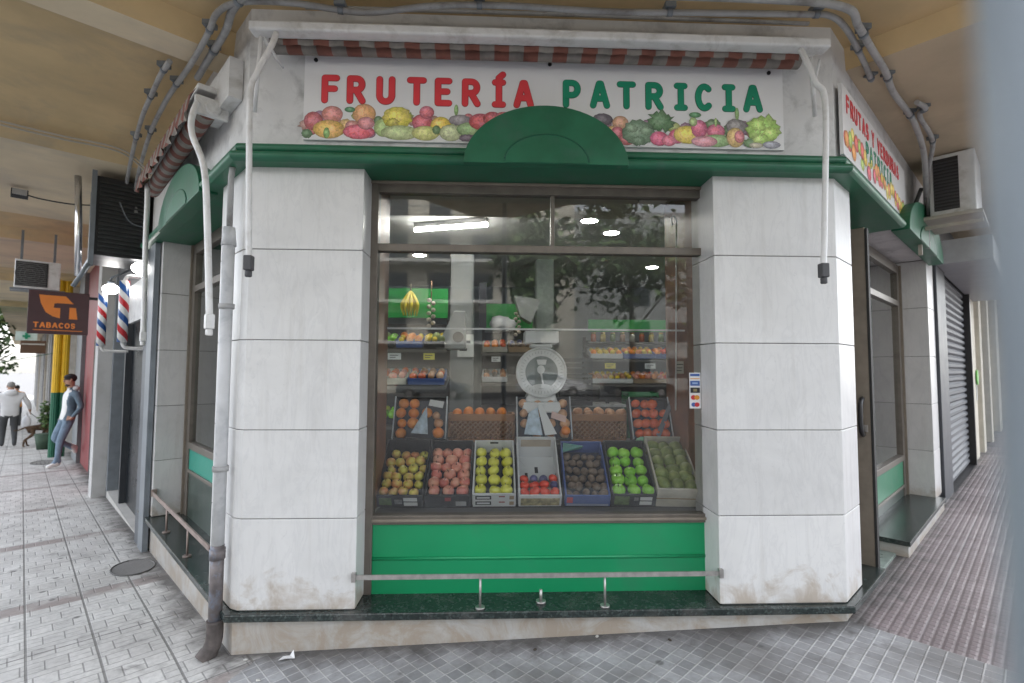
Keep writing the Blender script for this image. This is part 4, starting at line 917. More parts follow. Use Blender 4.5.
# scrap of white paper
t = MB(); c = Vector((-1.13, -.075, gz(-1.13, -.075)))
t.add([c + Vector(p) for p in ((-.04, -.02, .006), (0, -.028, .02), (.01, .02, .012), (-.03, .025, .005), (.045, .0, .006), (.02, .045, .03))], [(0, 1, 2, 3), (1, 4, 5, 2)])
tag(t.build('paper_scrap', M('white paper', (.78, .78, .78), .8)), 'crumpled white paper scrap on the ground under the left pillar', 'litter')
for i, (x, y) in enumerate(((-1.36, -.06), (.62, -.02), (1.02, -.1), (-1.2, -.26), (.25, -.12))):
    mb = MB(); c = Vector((x, y, gz(x, y) + .004)); mb.ell(c, (.014, .009, .005), 8, 5, T=Matrix.Rotation(i, 3, 'Z'))
    tag(mb.build('litter_bit', M(('dark leaf litter', 'pale litter')[i % 2 if i != 0 else 1], ((.05, .04, .03), (.5, .49, .46))[i % 2 if i != 0 else 1], .8)), ['tiny pale litter bit beside the drain pipe foot', 'tiny litter bit under the right end of the display', 'tiny dark litter bit right of the window centre', 'tiny pale litter bit nearest the camera on the left', 'tiny dark litter bit under the middle of the window'][i], 'litter')

# ================================================================== RIGHT STREET
sh = thing('shutter_shop', W(FR, 6, 0, .1), 'closed shop with grey roller shutter beyond the right-hand entrance', 'shop front')
MB(FR).box(4.02, 4.75, -.5, .03, -.3, 2.86).build('dark_pilaster', M('charcoal pilaster', (.045, .05, .06), .5, var=.15), sh, bevel=.005)
zs = MB(FR); z = .12; pr_ = []
while z < 2.86:
    pr_ += [(-.05, z), (-.02, z + .028), (-.02, z + .066), (-.05, z + .09)]; z += .095
vv = []
for d, zz in pr_: vv += [(4.76, d, zz), (7.4, d, zz)]
zs.add(vv, [(2 * i, 2 * i + 1, 2 * i + 3, 2 * i + 2) for i in range(len(pr_) - 1)])
zs.build('roller_shutter', M('galvanised shutter', (.085, .09, .10), .6, 0, var=.2, vs=3), sh)
MB(FR).box(7.4, 7.5, -.5, .06, -.2, 2.86).box(4.75, 7.5, -.1, .05, -.2, .11).build('shutter_frame', m_black, sh)
MB(FR).box(4.1, 8.6, .0, .52, 2.86, 3.14).build('canopy', M('grey canopy sheet', (.36, .37, .385), .5, .2, var=.12), sh, bevel=.008)
MB(FR).box(4.0, 8.6, -.4, -.02, 2.86, 3.7).build('dark_fascia', M('dark fascia', (.035, .035, .038), .6), sh)
rb = thing('street_building', W(FR, 20, 0, .1), 'beige building with doorways running away along the right street', 'building')
MB(FR).box(8.6, 40, -.6, -.25, -.3, 3.9).build('wall', M('beige side wall', (.46, .415, .33), .8, var=.2, vs=1), rb)
MB(FR).box(7.5, 8.6, -.6, .02, -.3, 2.86).build('pillar', M('cream pillar', (.60, .56, .47), .8), rb, bevel=.01)
for a, b in ((9.2, 9.6), (11.2, 11.6), (14, 15)): MB(FR).box(a, b, -.3, .05, -.3, 3.6).build('pillar', M('cream pillar', (.60, .56, .47), .8), rb, bevel=.01)
for a, b in ((18, 26), (30, 38)): MB(FR).box(a, b, -.3, .08, -.3, 3.6).build('end_wall', M('cream pillar', (.6, .56, .47), .8), rb)
MB(FR).box(9.7, 11.1, -.25, -.22, .1, 2.3).build('doorway', m_dglass, rb)
MB(FR).box(.3, 62, -.8, 1.55, 4.2, 14).build('upper_storeys', M('beige upper facade', (.5, .45, .38), .85), rb)
t = thing('green_sign', W(FR, 8.55, .09, 1.4), 'small round green sign on the cream wall past the shutter', 'sign')
P1 = W(FR, 8.5, .04, 1.5); MB(FR).cyl((8.45, .03, 1.5), (8.45, .05, 1.5), .13, 20).build('disc', M('lime green sign', (.13, .48, .06), .5), t)
MB(FR).box(8.40, 8.50, .02, .03, 1.1, 1.36).build('lower_plate', M('pale plate', (.6, .62, .6), .5), t)
t = thing('air_conditioner', W(FR, 2.6, .3, 3.0), 'white outdoor air conditioner on a bracket above the right-hand street entrance', 'air conditioner')
MB(FR).box(2.5, 3.1, .17, .50, 3.06, 3.63).build('casing', m_white, t, bevel=.012)
MB(FR).box(2.492, 2.499, .205, .385, 3.10, 3.59).build('fan_opening', m_black, t)
mb = MB(FR)
for k in range(15): mb.box(2.482, 2.492, .205, .385, 3.11 + k * .031, 3.122 + k * .031)
mb.build('grille', M('dark grille', (.05, .05, .055), .5), t)
m_br = M('pale rusty bracket', (.42, .38, .33), .6)
MB(FR).box(2.44, 3.15, -.0, .54, 3.02, 3.05).build('bracket', m_br, t); MB(FR).box(2.44, 2.48, .0, .54, 2.93, 2.96).build('bracket', m_br, t); MB(FR).box(2.44, 2.47, .08, .11, 2.7, 3.0).build('strut', m_br, t)
MB(FR).tube(smooth_path([(2.46, .12, 3.34), (2.44, .06, 3.14), (2.44, .05, 2.95), (2.44, .09, 2.85)], 5), .018, 8).build('hose', m_black, t)
# blue-grey street post close to the camera
po = thing('street_post', (.1462, -2.9028, -.05), 'out-of-focus blue grey metal post at the right edge, close to the camera', 'post')
MB().tube([(.1462, -2.9028, -.05), (.1462, -2.9028, 3.76)], .032, 32).build('shaft', M('blue grey post paint', (.205, .235, .262), .45, .1, var=.06), po)
MB().tube([(.1462, -2.9028, -.03), (.1462, -2.9028, .25)], .036, 32).build('base_collar', m_greymetal, po)

# ================================================================== PEOPLE
def skin_mesh(name, J, E, root, sub=2):
    """J: name -> (x,y,z,rx,ry); one continuous skinned surface"""
    names = list(J); idx = {k: i for i, k in enumerate(names)}
    me = bpy.data.meshes.new(name + '_rig'); me.from_pydata([J[k][:3] for k in names], [(idx[a], idx[b]) for a, b in E], []); me.update()
    o = bpy.data.objects.new(name + '_rig', me); COL.objects.link(o)
    m = o.modifiers.new('skin', 'SKIN'); m.use_smooth_shade = True
    for k in names:
        v = me.skin_vertices[0].data[idx[k]]; v.radius = (J[k][3], J[k][4] if len(J[k]) > 4 else J[k][3]); v.use_root = k == root
    sb = o.modifiers.new('sub', 'SUBSURF'); sb.levels = sb.render_levels = sub
    dg = bpy.context.evaluated_depsgraph_get(); out = bpy.data.meshes.new_from_object(o.evaluated_get(dg)); out.name = name
    bpy.data.objects.remove(o); return out
def person(loc, face, J, E, pick, mats, label, scale=1.0, group=None):
    """figure in local metres, facing +y; pick(centre) chooses the cloth of a face"""
    t = thing('person', loc, label, 'person', group); t.rotation_euler = (0, 0, face); t.scale = (scale,) * 3; t['_at'] = (0, 0, 0)
    me = skin_mesh('body', J, E, 'pelvis')
    for m in mats: me.materials.append(m)
    for p in me.polygons: p.material_index = pick(p.center); p.use_smooth = True
    b = bpy.data.objects.new('body', me); COL.objects.link(b); b.parent = t; b['_at'] = (0, 0, 0)
    return t
def hand(J, E, side, w, dr, palm=.045):
    """palm, four fingers and thumb rooted in the wrist joint"""
    x, y, z = w; dx, dy, dz = dr; s = side
    J[s + 'palm'] = (x + dx * .06, y + dy * .06, z + dz * .06, .026, .02)
    E.append((s + 'wrist', s + 'palm'))
    for i, (o, l) in enumerate(((-.03, .07), (-.01, .08), (.012, .075), (.032, .06))):
        J[s + 'f%da' % i] = (x + dx * .10, y + dy * .10 + o, z + dz * .10, .0095); J[s + 'f%db' % i] = (x + dx * (.10 + l) + .012 * (1 if s == 'l' else -1) * -1, y + dy * (.10 + l) + o, z + dz * (.10 + l), .008)
        E += [(s + 'palm', s + 'f%da' % i), (s + 'f%da' % i, s + 'f%db' % i)]
    J[s + 'th'] = (x + dx * .07, y + dy * .07 + .045, z + dz * .07, .010); J[s + 'th2'] = (x + dx * .11, y + dy * .11 + .06, z + dz * .11, .009)
    E += [(s + 'palm', s + 'th'), (s + 'th', s + 'th2')]
HEADE = [('pelvis', 'waist'), ('waist', 'chest'), ('chest', 'neck'), ('neck', 'jaw'), ('jaw', 'head'), ('head', 'crown'),
         ('chest', 'lsh'), ('lsh', 'lel'), ('lel', 'lwrist'), ('chest', 'rsh'), ('rsh', 'rel'), ('rel', 'rwrist'),
         ('pelvis', 'lhip'), ('lhip', 'lkn'), ('lkn', 'lan'), ('lan', 'lheel'), ('lan', 'ltoe'), ('pelvis', 'rhip'), ('rhip', 'rkn'), ('rkn', 'ran'), ('ran', 'rheel'), ('ran', 'rtoe')]
def face_parts(t, hc, skin, hair, beard=None, cap=None, hood=None):
    """ears, nose, eyes, mouth and hair as pieces on the head centred at hc, facing +y"""
    x, y, z = hc
    MB().ell((x, y + .082, z - .012), (.013, .018, .024), 8, 6).build('nose', skin, t)
    for sx in (-1, 1):
        MB().ell((x + sx * .033, y + .074, z + .022), (.012, .008, .008), 8, 6).build('eye', M('dark eye', (.03, .025, .02), .3), t)
        MB().ell((x + sx * .078, y + .0, z + .0), (.012, .022, .034), 8, 6).build('ear', skin, t)
    MB().ell((x, y + .068, z - .055), (.026, .008, .008), 8, 6).build('mouth', M('lips', (.32, .13, .11), .5), t)
    if beard: MB().ell((x, y + .012, z - .092), (.056, .056, .036), 14, 8).build('beard', beard, t)
    MB().ell((x, y - .018, z + .045), (.082, .098, .088), 18, 10).build('hair', hair, t)
m_skin = M('skin', (.47, .27, .19), .5, var=.08); m_dkhair = M('dark hair', (.018, .014, .012), .7); m_grhair = M('grey hair', (.25, .24, .23), .8)
m_denim = M('blue denim', (.17, .24, .32), .85, var=.2, vs=14); m_dnj = M('denim jacket', (.115, .165, .21), .85, var=.2, vs=14); m_tee = M('white cotton', (.74, .74, .73), .85, var=.05)
m_shoe = M('white trainers', (.72, .72, .70), .6); m_dktr = M('charcoal trousers', (.055, .058, .062), .85); m_dkshoe = M('dark shoes', (.03, .03, .03), .6)
# man leaning back against the red front
J = dict(pelvis=(0, -.02, .93, .135, .105), waist=(0, -.03, 1.10, .135, .10), chest=(0, -.06, 1.33, .155, .105), neck=(0, -.05, 1.50, .056, .056), jaw=(0, -.02, 1.58, .066, .072), head=(0, -.015, 1.66, .078, .092), crown=(0, -.025, 1.735, .06, .07),
         lsh=(-.19, -.06, 1.40, .068), lel=(-.27, -.12, 1.14, .050), lwrist=(-.20, -.02, .97, .034), rsh=(.19, -.06, 1.40, .068), rel=(.27, -.13, 1.14, .050), rwrist=(.20, -.02, .97, .034),
         lhip=(-.09, .0, .88, .092), lkn=(-.09, .12, .50, .066), lan=(-.09, .15, .09, .045), lheel=(-.09, .105, .045, .038), ltoe=(-.09, .31, .035, .034),
         rhip=(.09, .0, .88, .092), rkn=(.10, .15, .53, .066), ran=(.10, -.17, .33, .045), rheel=(.10, -.225, .36, .036), rtoe=(.10, -.20, .21, .034))
E = list(HEADE); hand(J, E, 'l', J['lwrist'][:3], (.35, .4, -.85)); hand(J, E, 'r', J['rwrist'][:3], (-.35, .4, -.85))
def pick_man(c):
    if c.z > 1.515: return 0
    if c.z > .90:
        if abs(c.x) < .095 and c.y > -.01: return 1
        if c.z < .955 and abs(c.x) > .12: return 0
        return 2
    if c.z < .10 or (c.y < -.12 and c.z < .42 and c.x > .02): return 4
    return 3
fl_ang = math.atan2(NL.y, NL.x) - math.pi / 2
p0 = W(FL, 10.2, .24, 0); MZ = gz(p0.x, p0.y)
t = person((p0.x, p0.y, MZ), fl_ang + .30, J, E, pick_man, [m_skin, m_tee, m_dnj, m_denim, m_shoe], 'bearded man in denim jacket and jeans leaning back, one foot on the red wall', 1.03)
face_parts(t, (0, -.01, 1.655), m_skin, m_dkhair, beard=M('brown beard', (.06, .035, .025), .8))
MB().ell((0, -.022, 1.722), (.088, .100, .055), 18, 10).build('cap', M('black cap', (.012, .012, .014), .8), t)
MB().ell((0, -.10, 1.50), (.12, .07, .06), 14, 8).build('hood', M('pale hood', (.6, .6, .6), .9), t)
# person in white walking away with a dog
def walker(loc, face, label, mats, top_z=.80, sc=1.0, stout=1.0, lead=None, head=True):
    k = stout
    J = dict(pelvis=(0, 0, .93, .15 * k, .12 * k), waist=(0, .0, 1.10, .16 * k, .13 * k), chest=(0, .0, 1.33, .165 * k, .125 * k), neck=(0, .02, 1.50, .062, .06), jaw=(0, .045, 1.57, .066, .07), head=(0, .04, 1.64, .08, .092), crown=(0, .02, 1.71, .06, .068),
             lsh=(-.20 * k, 0, 1.40, .078), lel=(-.29 * k, -.04, 1.14, .062), lwrist=(-.31 * k, .08, .93, .038), rsh=(.20 * k, 0, 1.40, .078), rel=(.30 * k, .02, 1.15, .062), rwrist=(.34 * k, .14, .98, .038),
             lhip=(-.10, 0, .87, .105), lkn=(-.11, .10, .50, .078), lan=(-.11, .07, .09, .05), lheel=(-.11, .02, .04, .038), ltoe=(-.12, .22, .035, .036),
             rhip=(.10, 0, .87, .105), rkn=(.11, .03, .49, .078), ran=(.11, -.16, .12, .05), rheel=(.11, -.20, .08, .038), rtoe=(.12, -.02, .035, .036))
    E = list(HEADE); hand(J, E, 'l', J['lwrist'][:3], (0, .2, -.97)); hand(J, E, 'r', J['rwrist'][:3], (.1, .5, -.85))
    def pick(c):
        if c.z > 1.51: return 0
        if abs(c.x) > .24 * k and c.z < .99: return 0
        if c.z > top_z: return 1
        if c.z < .085: return 3
        return 2
    t = person(loc, face, J, E, pick, mats, label, sc)
    return t
away = math.atan2(UL.y, UL.x) - math.pi / 2
p1 = W(FL, 16.2, 1.12, 0); z1 = gz(p1.x, p1.y)
t = walker((p1.x, p1.y, z1), away + .1, 'stout person in white hooded top walking a dog, seen from behind', [m_skin, M('white hoodie', (.70, .70, .71), .9, var=.05), m_dktr, m_dkshoe], .84, 1.0, 1.22)
face_parts(t, (0, .045, 1.64), m_skin, m_grhair)
MB().ell((0, -.085, 1.47), (.14, .08, .09), 14, 8).build('hood', M('white hoodie', (.7, .7, .71), .9), t)
bagp = Matrix.Translation((p1.x, p1.y, z1)) @ Matrix.Rotation(away + .1, 4, 'Z')
bc = bagp @ Vector((.36, .16, .62))
bg = MB(); bg.ell(bc, (.12, .07, .20), 12, 10).tube([bc + Vector((0, 0, .18)), bc + Vector((0, 0, .30))], .012, 6)
tag(bg.build('shopping_bag', M('white plastic bag', (.72, .72, .74), .5)), 'white plastic bag hanging from the hand of the person in white', 'bag')
# dog
J = dict(pelvis=(0, -.22, .50, .075, .085), loin=(0, -.08, .50, .07, .08), chest=(0, .14, .49, .085, .115), neck=(0, .28, .58, .06, .07), head=(0, .38, .66, .06, .06), muz=(0, .48, .63, .035, .032), nose=(0, .55, .62, .022, .02),
         le=(-.045, .345, .74, .016, .012), re=(.045, .345, .74, .016, .012), tail1=(0, -.32, .53, .026), tail2=(0, -.46, .47, .020), tail3=(0, -.60, .46, .012),
         lst=(-.06, -.20, .44, .06), lsk=(-.075, -.10, .33, .045), lsh=(-.075, -.27, .19, .024), lsf=(-.075, -.24, .03, .022), lsp=(-.075, -.19, .018, .022),
         rst=(.06, -.20, .44, .06), rsk=(.075, -.18, .32, .045), rsh=(.075, -.38, .19, .024), rsf=(.075, -.40, .03, .022), rsp=(.075, -.35, .018, .022),
         lf1=(-.065, .15, .40, .045), lf2=(-.07, .10, .27, .03), lf3=(-.07, .22, .14, .022), lf4=(-.07, .25, .025, .022), lf5=(-.07, .29, .018, .022),
         rf1=(.065, .15, .40, .045), rf2=(.07, .10, .27, .03), rf3=(.07, .10, .14, .022), rf4=(.07, .06, .025, .022), rf5=(.07, .10, .018, .022))
E = [('pelvis', 'loin'), ('loin', 'chest'), ('chest', 'neck'), ('neck', 'head'), ('head', 'muz'), ('muz', 'nose'), ('head', 'le'), ('head', 're'), ('pelvis', 'tail1'), ('tail1', 'tail2'), ('tail2', 'tail3'),
     ('pelvis', 'lst'), ('lst', 'lsk'), ('lsk', 'lsh'), ('lsh', 'lsf'), ('lsf', 'lsp'), ('pelvis', 'rst'), ('rst', 'rsk'), ('rsk', 'rsh'), ('rsh', 'rsf'), ('rsf', 'rsp'),
     ('chest', 'lf1'), ('lf1', 'lf2'), ('lf2', 'lf3'), ('lf3', 'lf4'), ('lf4', 'lf5'), ('chest', 'rf1'), ('rf1', 'rf2'), ('rf2', 'rf3'), ('rf3', 'rf4'), ('rf4', 'rf5')]
pd = W(FL, 16.0, .50, 0); zd = gz(pd.x, pd.y)
dg = thing('dog', (pd.x, pd.y, zd), 'brindle brown dog on a lead beside the person in white', 'dog'); dg.rotation_euler = (0, 0, away - 1.1); dg['_at'] = (0, 0, 0)
me = skin_mesh('body', J, E, 'pelvis'); me.materials.append(M('brindle fur', (.085, .05, .028), .85, var=.6, vs=20)); b = bpy.data.objects.new('body', me); COL.objects.link(b); b.parent = dg
for pl_ in me.polygons: pl_.use_smooth = True
MB().tube([(.058 * math.cos(a * .524), .27 + .02 * math.sin(a * .524), .57 + .075 * math.sin(a * .524)) for a in range(13)], .010, 6).build('collar', M('red collar', (.3, .03, .03), .6), dg)
Dm = Matrix.Translation((pd.x, pd.y, zd)) @ Matrix.Rotation(away - 1.1, 4, 'Z')
ld = MB(); a = bagp @ Vector((.42, .22, .90)); c = Dm @ Vector((0, .27, .66)); ld.tube(smooth_path([a, a.lerp(c, .5) - Vector((0, 0, .10)), c], 6), .008, 6)
tag(ld.build('dog_lead', m_dkshoe), 'dark dog lead between the person in white and the dog', 'lead')
for s, d, sc, cols, lb, f in ((27, 1.05, 1.0, (.75, .28, .02), 'person in orange jacket far down the left pavement', .1), (26, 1.95, 1.0, (.55, .03, .06), 'person in red top far down the pavement, nearest the kerb', math.pi), (25, 1.62, 1.0, (.03, .03, .04), 'person in black coat far down the left pavement between red and orange', 0)):
    p = W(FL, s, d, 0)
    t = walker((p.x, p.y, gz(p.x, p.y)), away + f, lb, [m_skin, M('jacket ' + lb, cols, .85), m_dktr, m_dkshoe], .84, sc)
    face_parts(t, (0, .045, 1.64), m_skin, m_dkhair)

# ================================================================== WINDOW DISPLAY
def local_thing(name, loc, rot, label, cat, group=None):
    t = thing(name, loc, label, cat, group); t.rotation_euler = rot; t['_at'] = (0, 0, 0)
    return t, Matrix.Translation(loc) @ Euler(rot).to_matrix().to_4x4()
def apple_f(p):
    r = math.hypot(p.x, p.y); k = 1 - .30 * math.exp(-(r / .28) ** 2); tp = 1 + .05 * p.z
    return Vector((p.x * tp, p.y * tp, p.z * k * .93))
def make_fruit(kind, mat, r, f=None, stem=None, squash=(1, 1, 1), T=None):
    mb = MB(); mb.ell((0, 0, 0), (r * squash[0], r * squash[1], r * squash[2]), 18, 12, f=f, T=T)
    mats = [mat]
    if stem: mb.tube([(0, 0, r * .60), (.003, 0, r * .95), (.008, 0, r * 1.15)], .0022, 5, 1); mats.append(stem)
    o = mb.build(kind, mats, origin=(0, 0, 0)); o.data.name = kind; COL.objects.unlink(o)
    return o
m_stem = M('fruit stem', (.06, .05, .02), .8)
def blush(name, a, c): return fruit(name, a, c, 2.2, .3, .14)
F_yel = make_fruit('apple', blush('striped apple skin', (.66, .64, .11), (.68, .27, .11)), .0345, apple_f, m_stem)
F_pink = make_fruit('apple', blush('pink apple skin', (.60, .15, .12), (.76, .38, .26)), .041, apple_f, m_stem)
F_gold = make_fruit('apple', fruit('golden apple skin', (.68, .66, .05), (.76, .76, .12), 2, .28, .1), .040, apple_f, m_stem)
F_green = make_fruit('apple', fruit('green apple skin', (.20, .56, .025), (.32, .66, .06), 2, .25, .1), .042, apple_f, m_stem)
F_tom = make_fruit('tomato', fruit('tomato skin', (.74, .05, .02), (.80, .085, .03), 2, .18, .08), .034, lambda p: Vector((p.x, p.y, p.z * (.82 - .15 * math.exp(-((p.x ** 2 + p.y ** 2) / .08))))), m_stem)
F_plum = make_fruit('plum', fruit('plum skin', (.06, .05, .15), (.12, .12, .27), 3, .4, .15), .030)
F_kiwi = make_fruit('kiwi', fruit('kiwi skin', (.14, .10, .075), (.22, .165, .125), 4, .75, .15), .030, squash=(.86, 1.12, .84))
F_avo = make_fruit('avocado', fruit('avocado skin', (.15, .20, .055), (.28, .32, .10), 3, .45, .2), .043, lambda p: Vector((p.x * (1 - .22 * p.z), p.y * (1 - .22 * p.z), p.z * 1.35)), T=Matrix.Rotation(rad(90), 3, 'Y'))
F_org = make_fruit('orange', fruit('orange skin', (.80, .21, .012), (.88, .30, .03), 3, .4, .08), .038)
F_cl = make_fruit('tomato', fruit('salad tomato skin', (.80, .11, .03), (.86, .20, .06), 3, .22, .1), .038, lambda p: Vector((p.x, p.y, p.z * .85)), m_stem)
F_lemon = make_fruit('lemon', fruit('lemon skin', (.74, .52, .03), (.8, .6, .06), 3, .4, .06), .030, squash=(1.25, 1, 1))
F_oni = make_fruit('onion', fruit('onion skin', (.50, .22, .10), (.62, .36, .20), 4, .35, .12), .036, lambda p: Vector((p.x * (1 - .2 * max(0, p.z)), p.y * (1 - .2 * max(0, p.z)), p.z)))
used = set()
def put(proto, Mx, p, label, cat, group, s=1.0, spin=True):
    o = proto.copy(); COL.objects.link(o)
    o.location = Mx @ Vector(p)
    o.rotation_euler = (rnd.uniform(-.7, .7), rnd.uniform(-.7, .7), rnd.uniform(0, 6.28)) if spin else (0, 0, rnd.uniform(0, 6.28))
    k_ = s * rnd.uniform(.88, 1.10); o.scale = (k_ * rnd.uniform(.96, 1.04), k_ * rnd.uniform(.96, 1.04), k_ * rnd.uniform(.94, 1.05))
    tag(o, label, cat, group); return o
m_ink = M('black printed card', (.025, .027, .03), .45, var=.2)
m_wcard = M('white printed card', (.66, .67, .68), .6, var=.05)
m_blue = M('blue printed card', (.07, .12, .34), .5, var=.15)
m_cardb = M('brown card', (.30, .21, .13), .8, var=.15)
m_pulp = M('dark fruit tray', (.035, .04, .06), .6)
m_greencard = M('pale green card', (.30, .55, .38), .6)
def crate(loc, w, L, h, mat, tilt, label, yaw=0, back=None, lin=None, th=.010):
    """open fruit box: base, four walls; local x across, y towards the back"""
    t, Mx = local_thing('fruit_crate', loc, (tilt, 0, yaw), label, 'fruit crate')
    b = MB(); b.box(-w / 2, w / 2, 0, L, 0, .012)
    bh = back or h + .03
    b.box(-w / 2, w / 2, 0, th, .012, h).box(-w / 2, w / 2, L - th, L, .012, bh)
    for sx in (-1, 1):
        x0, x1 = sorted((sx * w / 2, sx * (w / 2 - th)))
        b.add([(x0, th, .012), (x1, th, .012), (x1, L - th, .012), (x0, L - th, .012), (x0, th, h), (x1, th, h), (x1, L - th, bh), (x0, L - th, bh)], [(0, 3, 2, 1), (4, 5, 6, 7), (0, 1, 5, 4), (1, 2, 6, 5), (2, 3, 7, 6), (3, 0, 4, 7)])
    b.build('box', mat, t, bevel=.003)
    if lin: MB().box(-w / 2 + th + .001, w / 2 - th - .001, th + .001, L - th - .001, .013, .04).build('tray', lin, t)
    return t, Mx
def panel(t, x0, x1, z0, z1, mat, name='printed_label', d=-.0015):
    return MB().box(x0, x1, d, -.0002, z0, z1).build(name, mat, t)
TL = rad(32); YF = .40; ZF = .685
def fill(proto, Mx, xs, ys, z, label, cat, group, stag=0, s=1.0, jit=.009):
    for j, y in enumerate(ys):
        for i, x in enumerate(xs):
            put(proto, Mx, (x + (stag if j % 2 else -stag) + rnd.uniform(-jit, jit), y + rnd.uniform(-jit, jit), z + rnd.uniform(-.004, .004)), label, cat, group, s)
lin = lambda a, b, n: [a + (b - a) * i / (n - 1) for i in range(n)]
# 1 striped yellow apples
t, Mx = crate((-.605, YF, ZF), .315, .50, .105, m_ink, TL, 'black cardboard crate of small yellow and red apples at the left end of display', -.03, .16, m_pulp)
panel(t, .03, .12, .055, .085, m_wcard); panel(t, .03, .12, .015, .045, m_wcard); panel(t, -.13, -.05, .02, .085, M('green printed leaf', (.10, .16, .05), .6, var=.4, vs=30)); panel(t, -.03, .02, .03, .07, M('grey print', (.2, .2, .2), .6, var=.5, vs=40))
MB().tube([(-.05, .488, .168), (.0, .486, .185), (.05, .488, .168)], .006, 6).build('handle', m_ink, t)
fill(F_yel, Mx, lin(-.108, .108, 4), lin(.05, .41, 6), .085, 'small yellow apple with red streaks in the leftmost black crate', 'apple', 'striped yellow apples in the left crate', .01)
# 2 pink apples
t, Mx = crate((-.285, YF, ZF), .30, .50, .105, m_ink, TL, 'black crate of pinkish red apples, second from the left wall', 0, .15, m_pulp)
panel(t, .05, .12, .012, .05, M('grey paper label', (.42, .42, .43), .6)); panel(t, -.02, .02, .055, .085, M('dim red print', (.3, .05, .05), .5))
k = 0
for j, y in enumerate(lin(.055, .42, 6)):
    for x in ((-.095, 0, .095) if j % 2 == 0 else (-.105, -.035, .04, .108)):
        put(F_pink, Mx, (x, y, .088 + rnd.uniform(0, .006)), 'pinkish red apple in the black crate between striped and golden apples', 'apple', 'pink apples', 1.0)
# 3 golden apples on two white boxes
t, Mx = crate((.02, YF, ZF), .285, .50, .115, m_wcard, TL, 'white printed crate of golden yellow-green apples', 0, .15, m_pulp)
for z0 in (.018, .068):
    panel(t, -.125, -.02, z0, z0 + .032, m_ink); panel(t, -.115, -.03, z0 + .009, z0 + .023, m_wcard, d=-.0025)
    panel(t, .03, .07, z0 + .02, z0 + .03, M('dim red print', (.3, .05, .05), .5)); panel(t, .10, .13, z0 + .0, z0 + .03, M('tan print', (.35, .25, .15), .6))
MB().box(-.03, .03, .489, .4925, .125, .14).build('hand_hole', m_ink, t)
fill(F_gold, Mx, (-.088, 0, .088), lin(.055, .42, 5), .092, 'golden yellow-green apple in the white printed crate', 'apple', 'golden apples in the white crate', 0, 1.04)
# 4 tomatoes and plums in the tall white box
t, Mx = crate((.325, YF, ZF), .285, .48, .10, m_wcard, TL, 'tall white cardboard box with red tomatoes and blue plums at its front', 0, .20)
panel(t, -.13, .13, .01, .075, M('patterned fruit print', (.35, .30, .16), .6, var=.6, vs=30))
MB().box(-.012, .012, .30, .36, .0125, .0145).box(-.085, -.065, .22, .30, .0125, .0145).build('slot', m_ink, t)
MB().box(-.11, .11, .462, .468, .12, .18).build('flap', M('kraft card', (.45, .38, .30), .8), t)
MB().box(-.13, .13, .012, .19, .0125, .05).build('tray', m_cardb, t)
for j, y in enumerate((.045, .105, .165)):
    for i, x in enumerate(lin(-.10, .10, 4)):
        pl2 = (j, i) in ((1, 3), (2, 2), (2, 1))
        put(F_plum if pl2 else F_tom, Mx, (x, y, .083 + rnd.uniform(0, .012)), 'blue plum among the tomatoes in the tall white box' if pl2 else 'red tomato at the front of the tall white box', 'plum' if pl2 else 'tomato', 'plums in the tall white box' if pl2 else 'tomatoes in the tall white box', 1.03)
# 5 kiwis in the blue crate
t, Mx = crate((.645, YF, ZF), .30, .50, .095, m_blue, TL, 'blue printed crate of brown kiwis', -.05, .14, m_pulp)
panel(t, -.14, -.10, .03, .08, M('red heart print', (.55, .08, .10), .5)); panel(t, -.14, .14, .005, .022, M('pale blue print', (.3, .33, .45), .5))
fill(F_kiwi, Mx, lin(-.115, .115, 5), lin(.045, .40, 6), .07, 'brown kiwi in the blue printed crate', 'kiwi', 'kiwis in the blue crate', .012, 1.0)
MB().add([(-.14, .42, .10), (.0, .43, .13), (.02, .47, .12), (-.13, .48, .14)], [(0, 1, 2, 3)]).build('film', M('green tinted film', (.05, .22, .18), .3), t)
# 6 green apples
t, Mx = crate((.955, YF - .005, ZF), .295, .50, .105, m_ink, TL, 'black crate of bright green apples', -.07, .15, m_pulp)
panel(t, .04, .12, .055, .085, m_wcard); panel(t, .04, .12, .015, .045, m_wcard); panel(t, -.13, -.03, .015, .09, M('green printed leaf', (.10, .16, .05), .6)); panel(t, -.0, .03, .05, .08, M('grey print', (.2, .2, .2), .6))
fill(F_green, Mx, (-.09, 0, .09), lin(.055, .42, 5), .092, 'bright green apple in the black crate beside the kiwis', 'apple', 'bright green apples', 0, 1.05)
# 7 avocados in the pale wooden box
m_palew = M('pale wooden crate', (.50, .47, .40), .7, var=.15, vs=14)
t, Mx = crate((1.25, YF - .015, ZF - .005), .285, .52, .155, m_palew, TL - .03, 'pale wooden crate of dark green avocados against the wood lining', -.10, .19, m_cardb, .012)
MB().box(-.143, .143, -.001, -.0003, .07, .078).build('slat_gap', m_cardb, t)
for j, y in enumerate(lin(.06, .46, 6)):
    for i, x in enumerate((-.088, .0, .088)):
        put(F_avo, Mx, (x + rnd.uniform(-.01, .01), y + rnd.uniform(-.012, .012), .135 + rnd.uniform(-.01, .015)), 'dark green avocado in the pale wooden crate', 'avocado', 'avocados', 1.05)
t = thing('price_card', (1.15, .80, 1.06), 'pale green oval price card stuck between green apples and avocados', 'price card')
MB(FF).plate([(1.145 + .062 * math.cos(a * .2618) * (1 + .06 * (a % 2)), 1.05 + .045 * math.sin(a * .2618) * (1 + .06 * (a % 2))) for a in range(24)], -.79, -.786).build('card', m_greencard, t)
MB(FF).cyl((1.145, -.795, .90), (1.145, -.795, 1.03), .004, 6).build('pick', m_white, t)
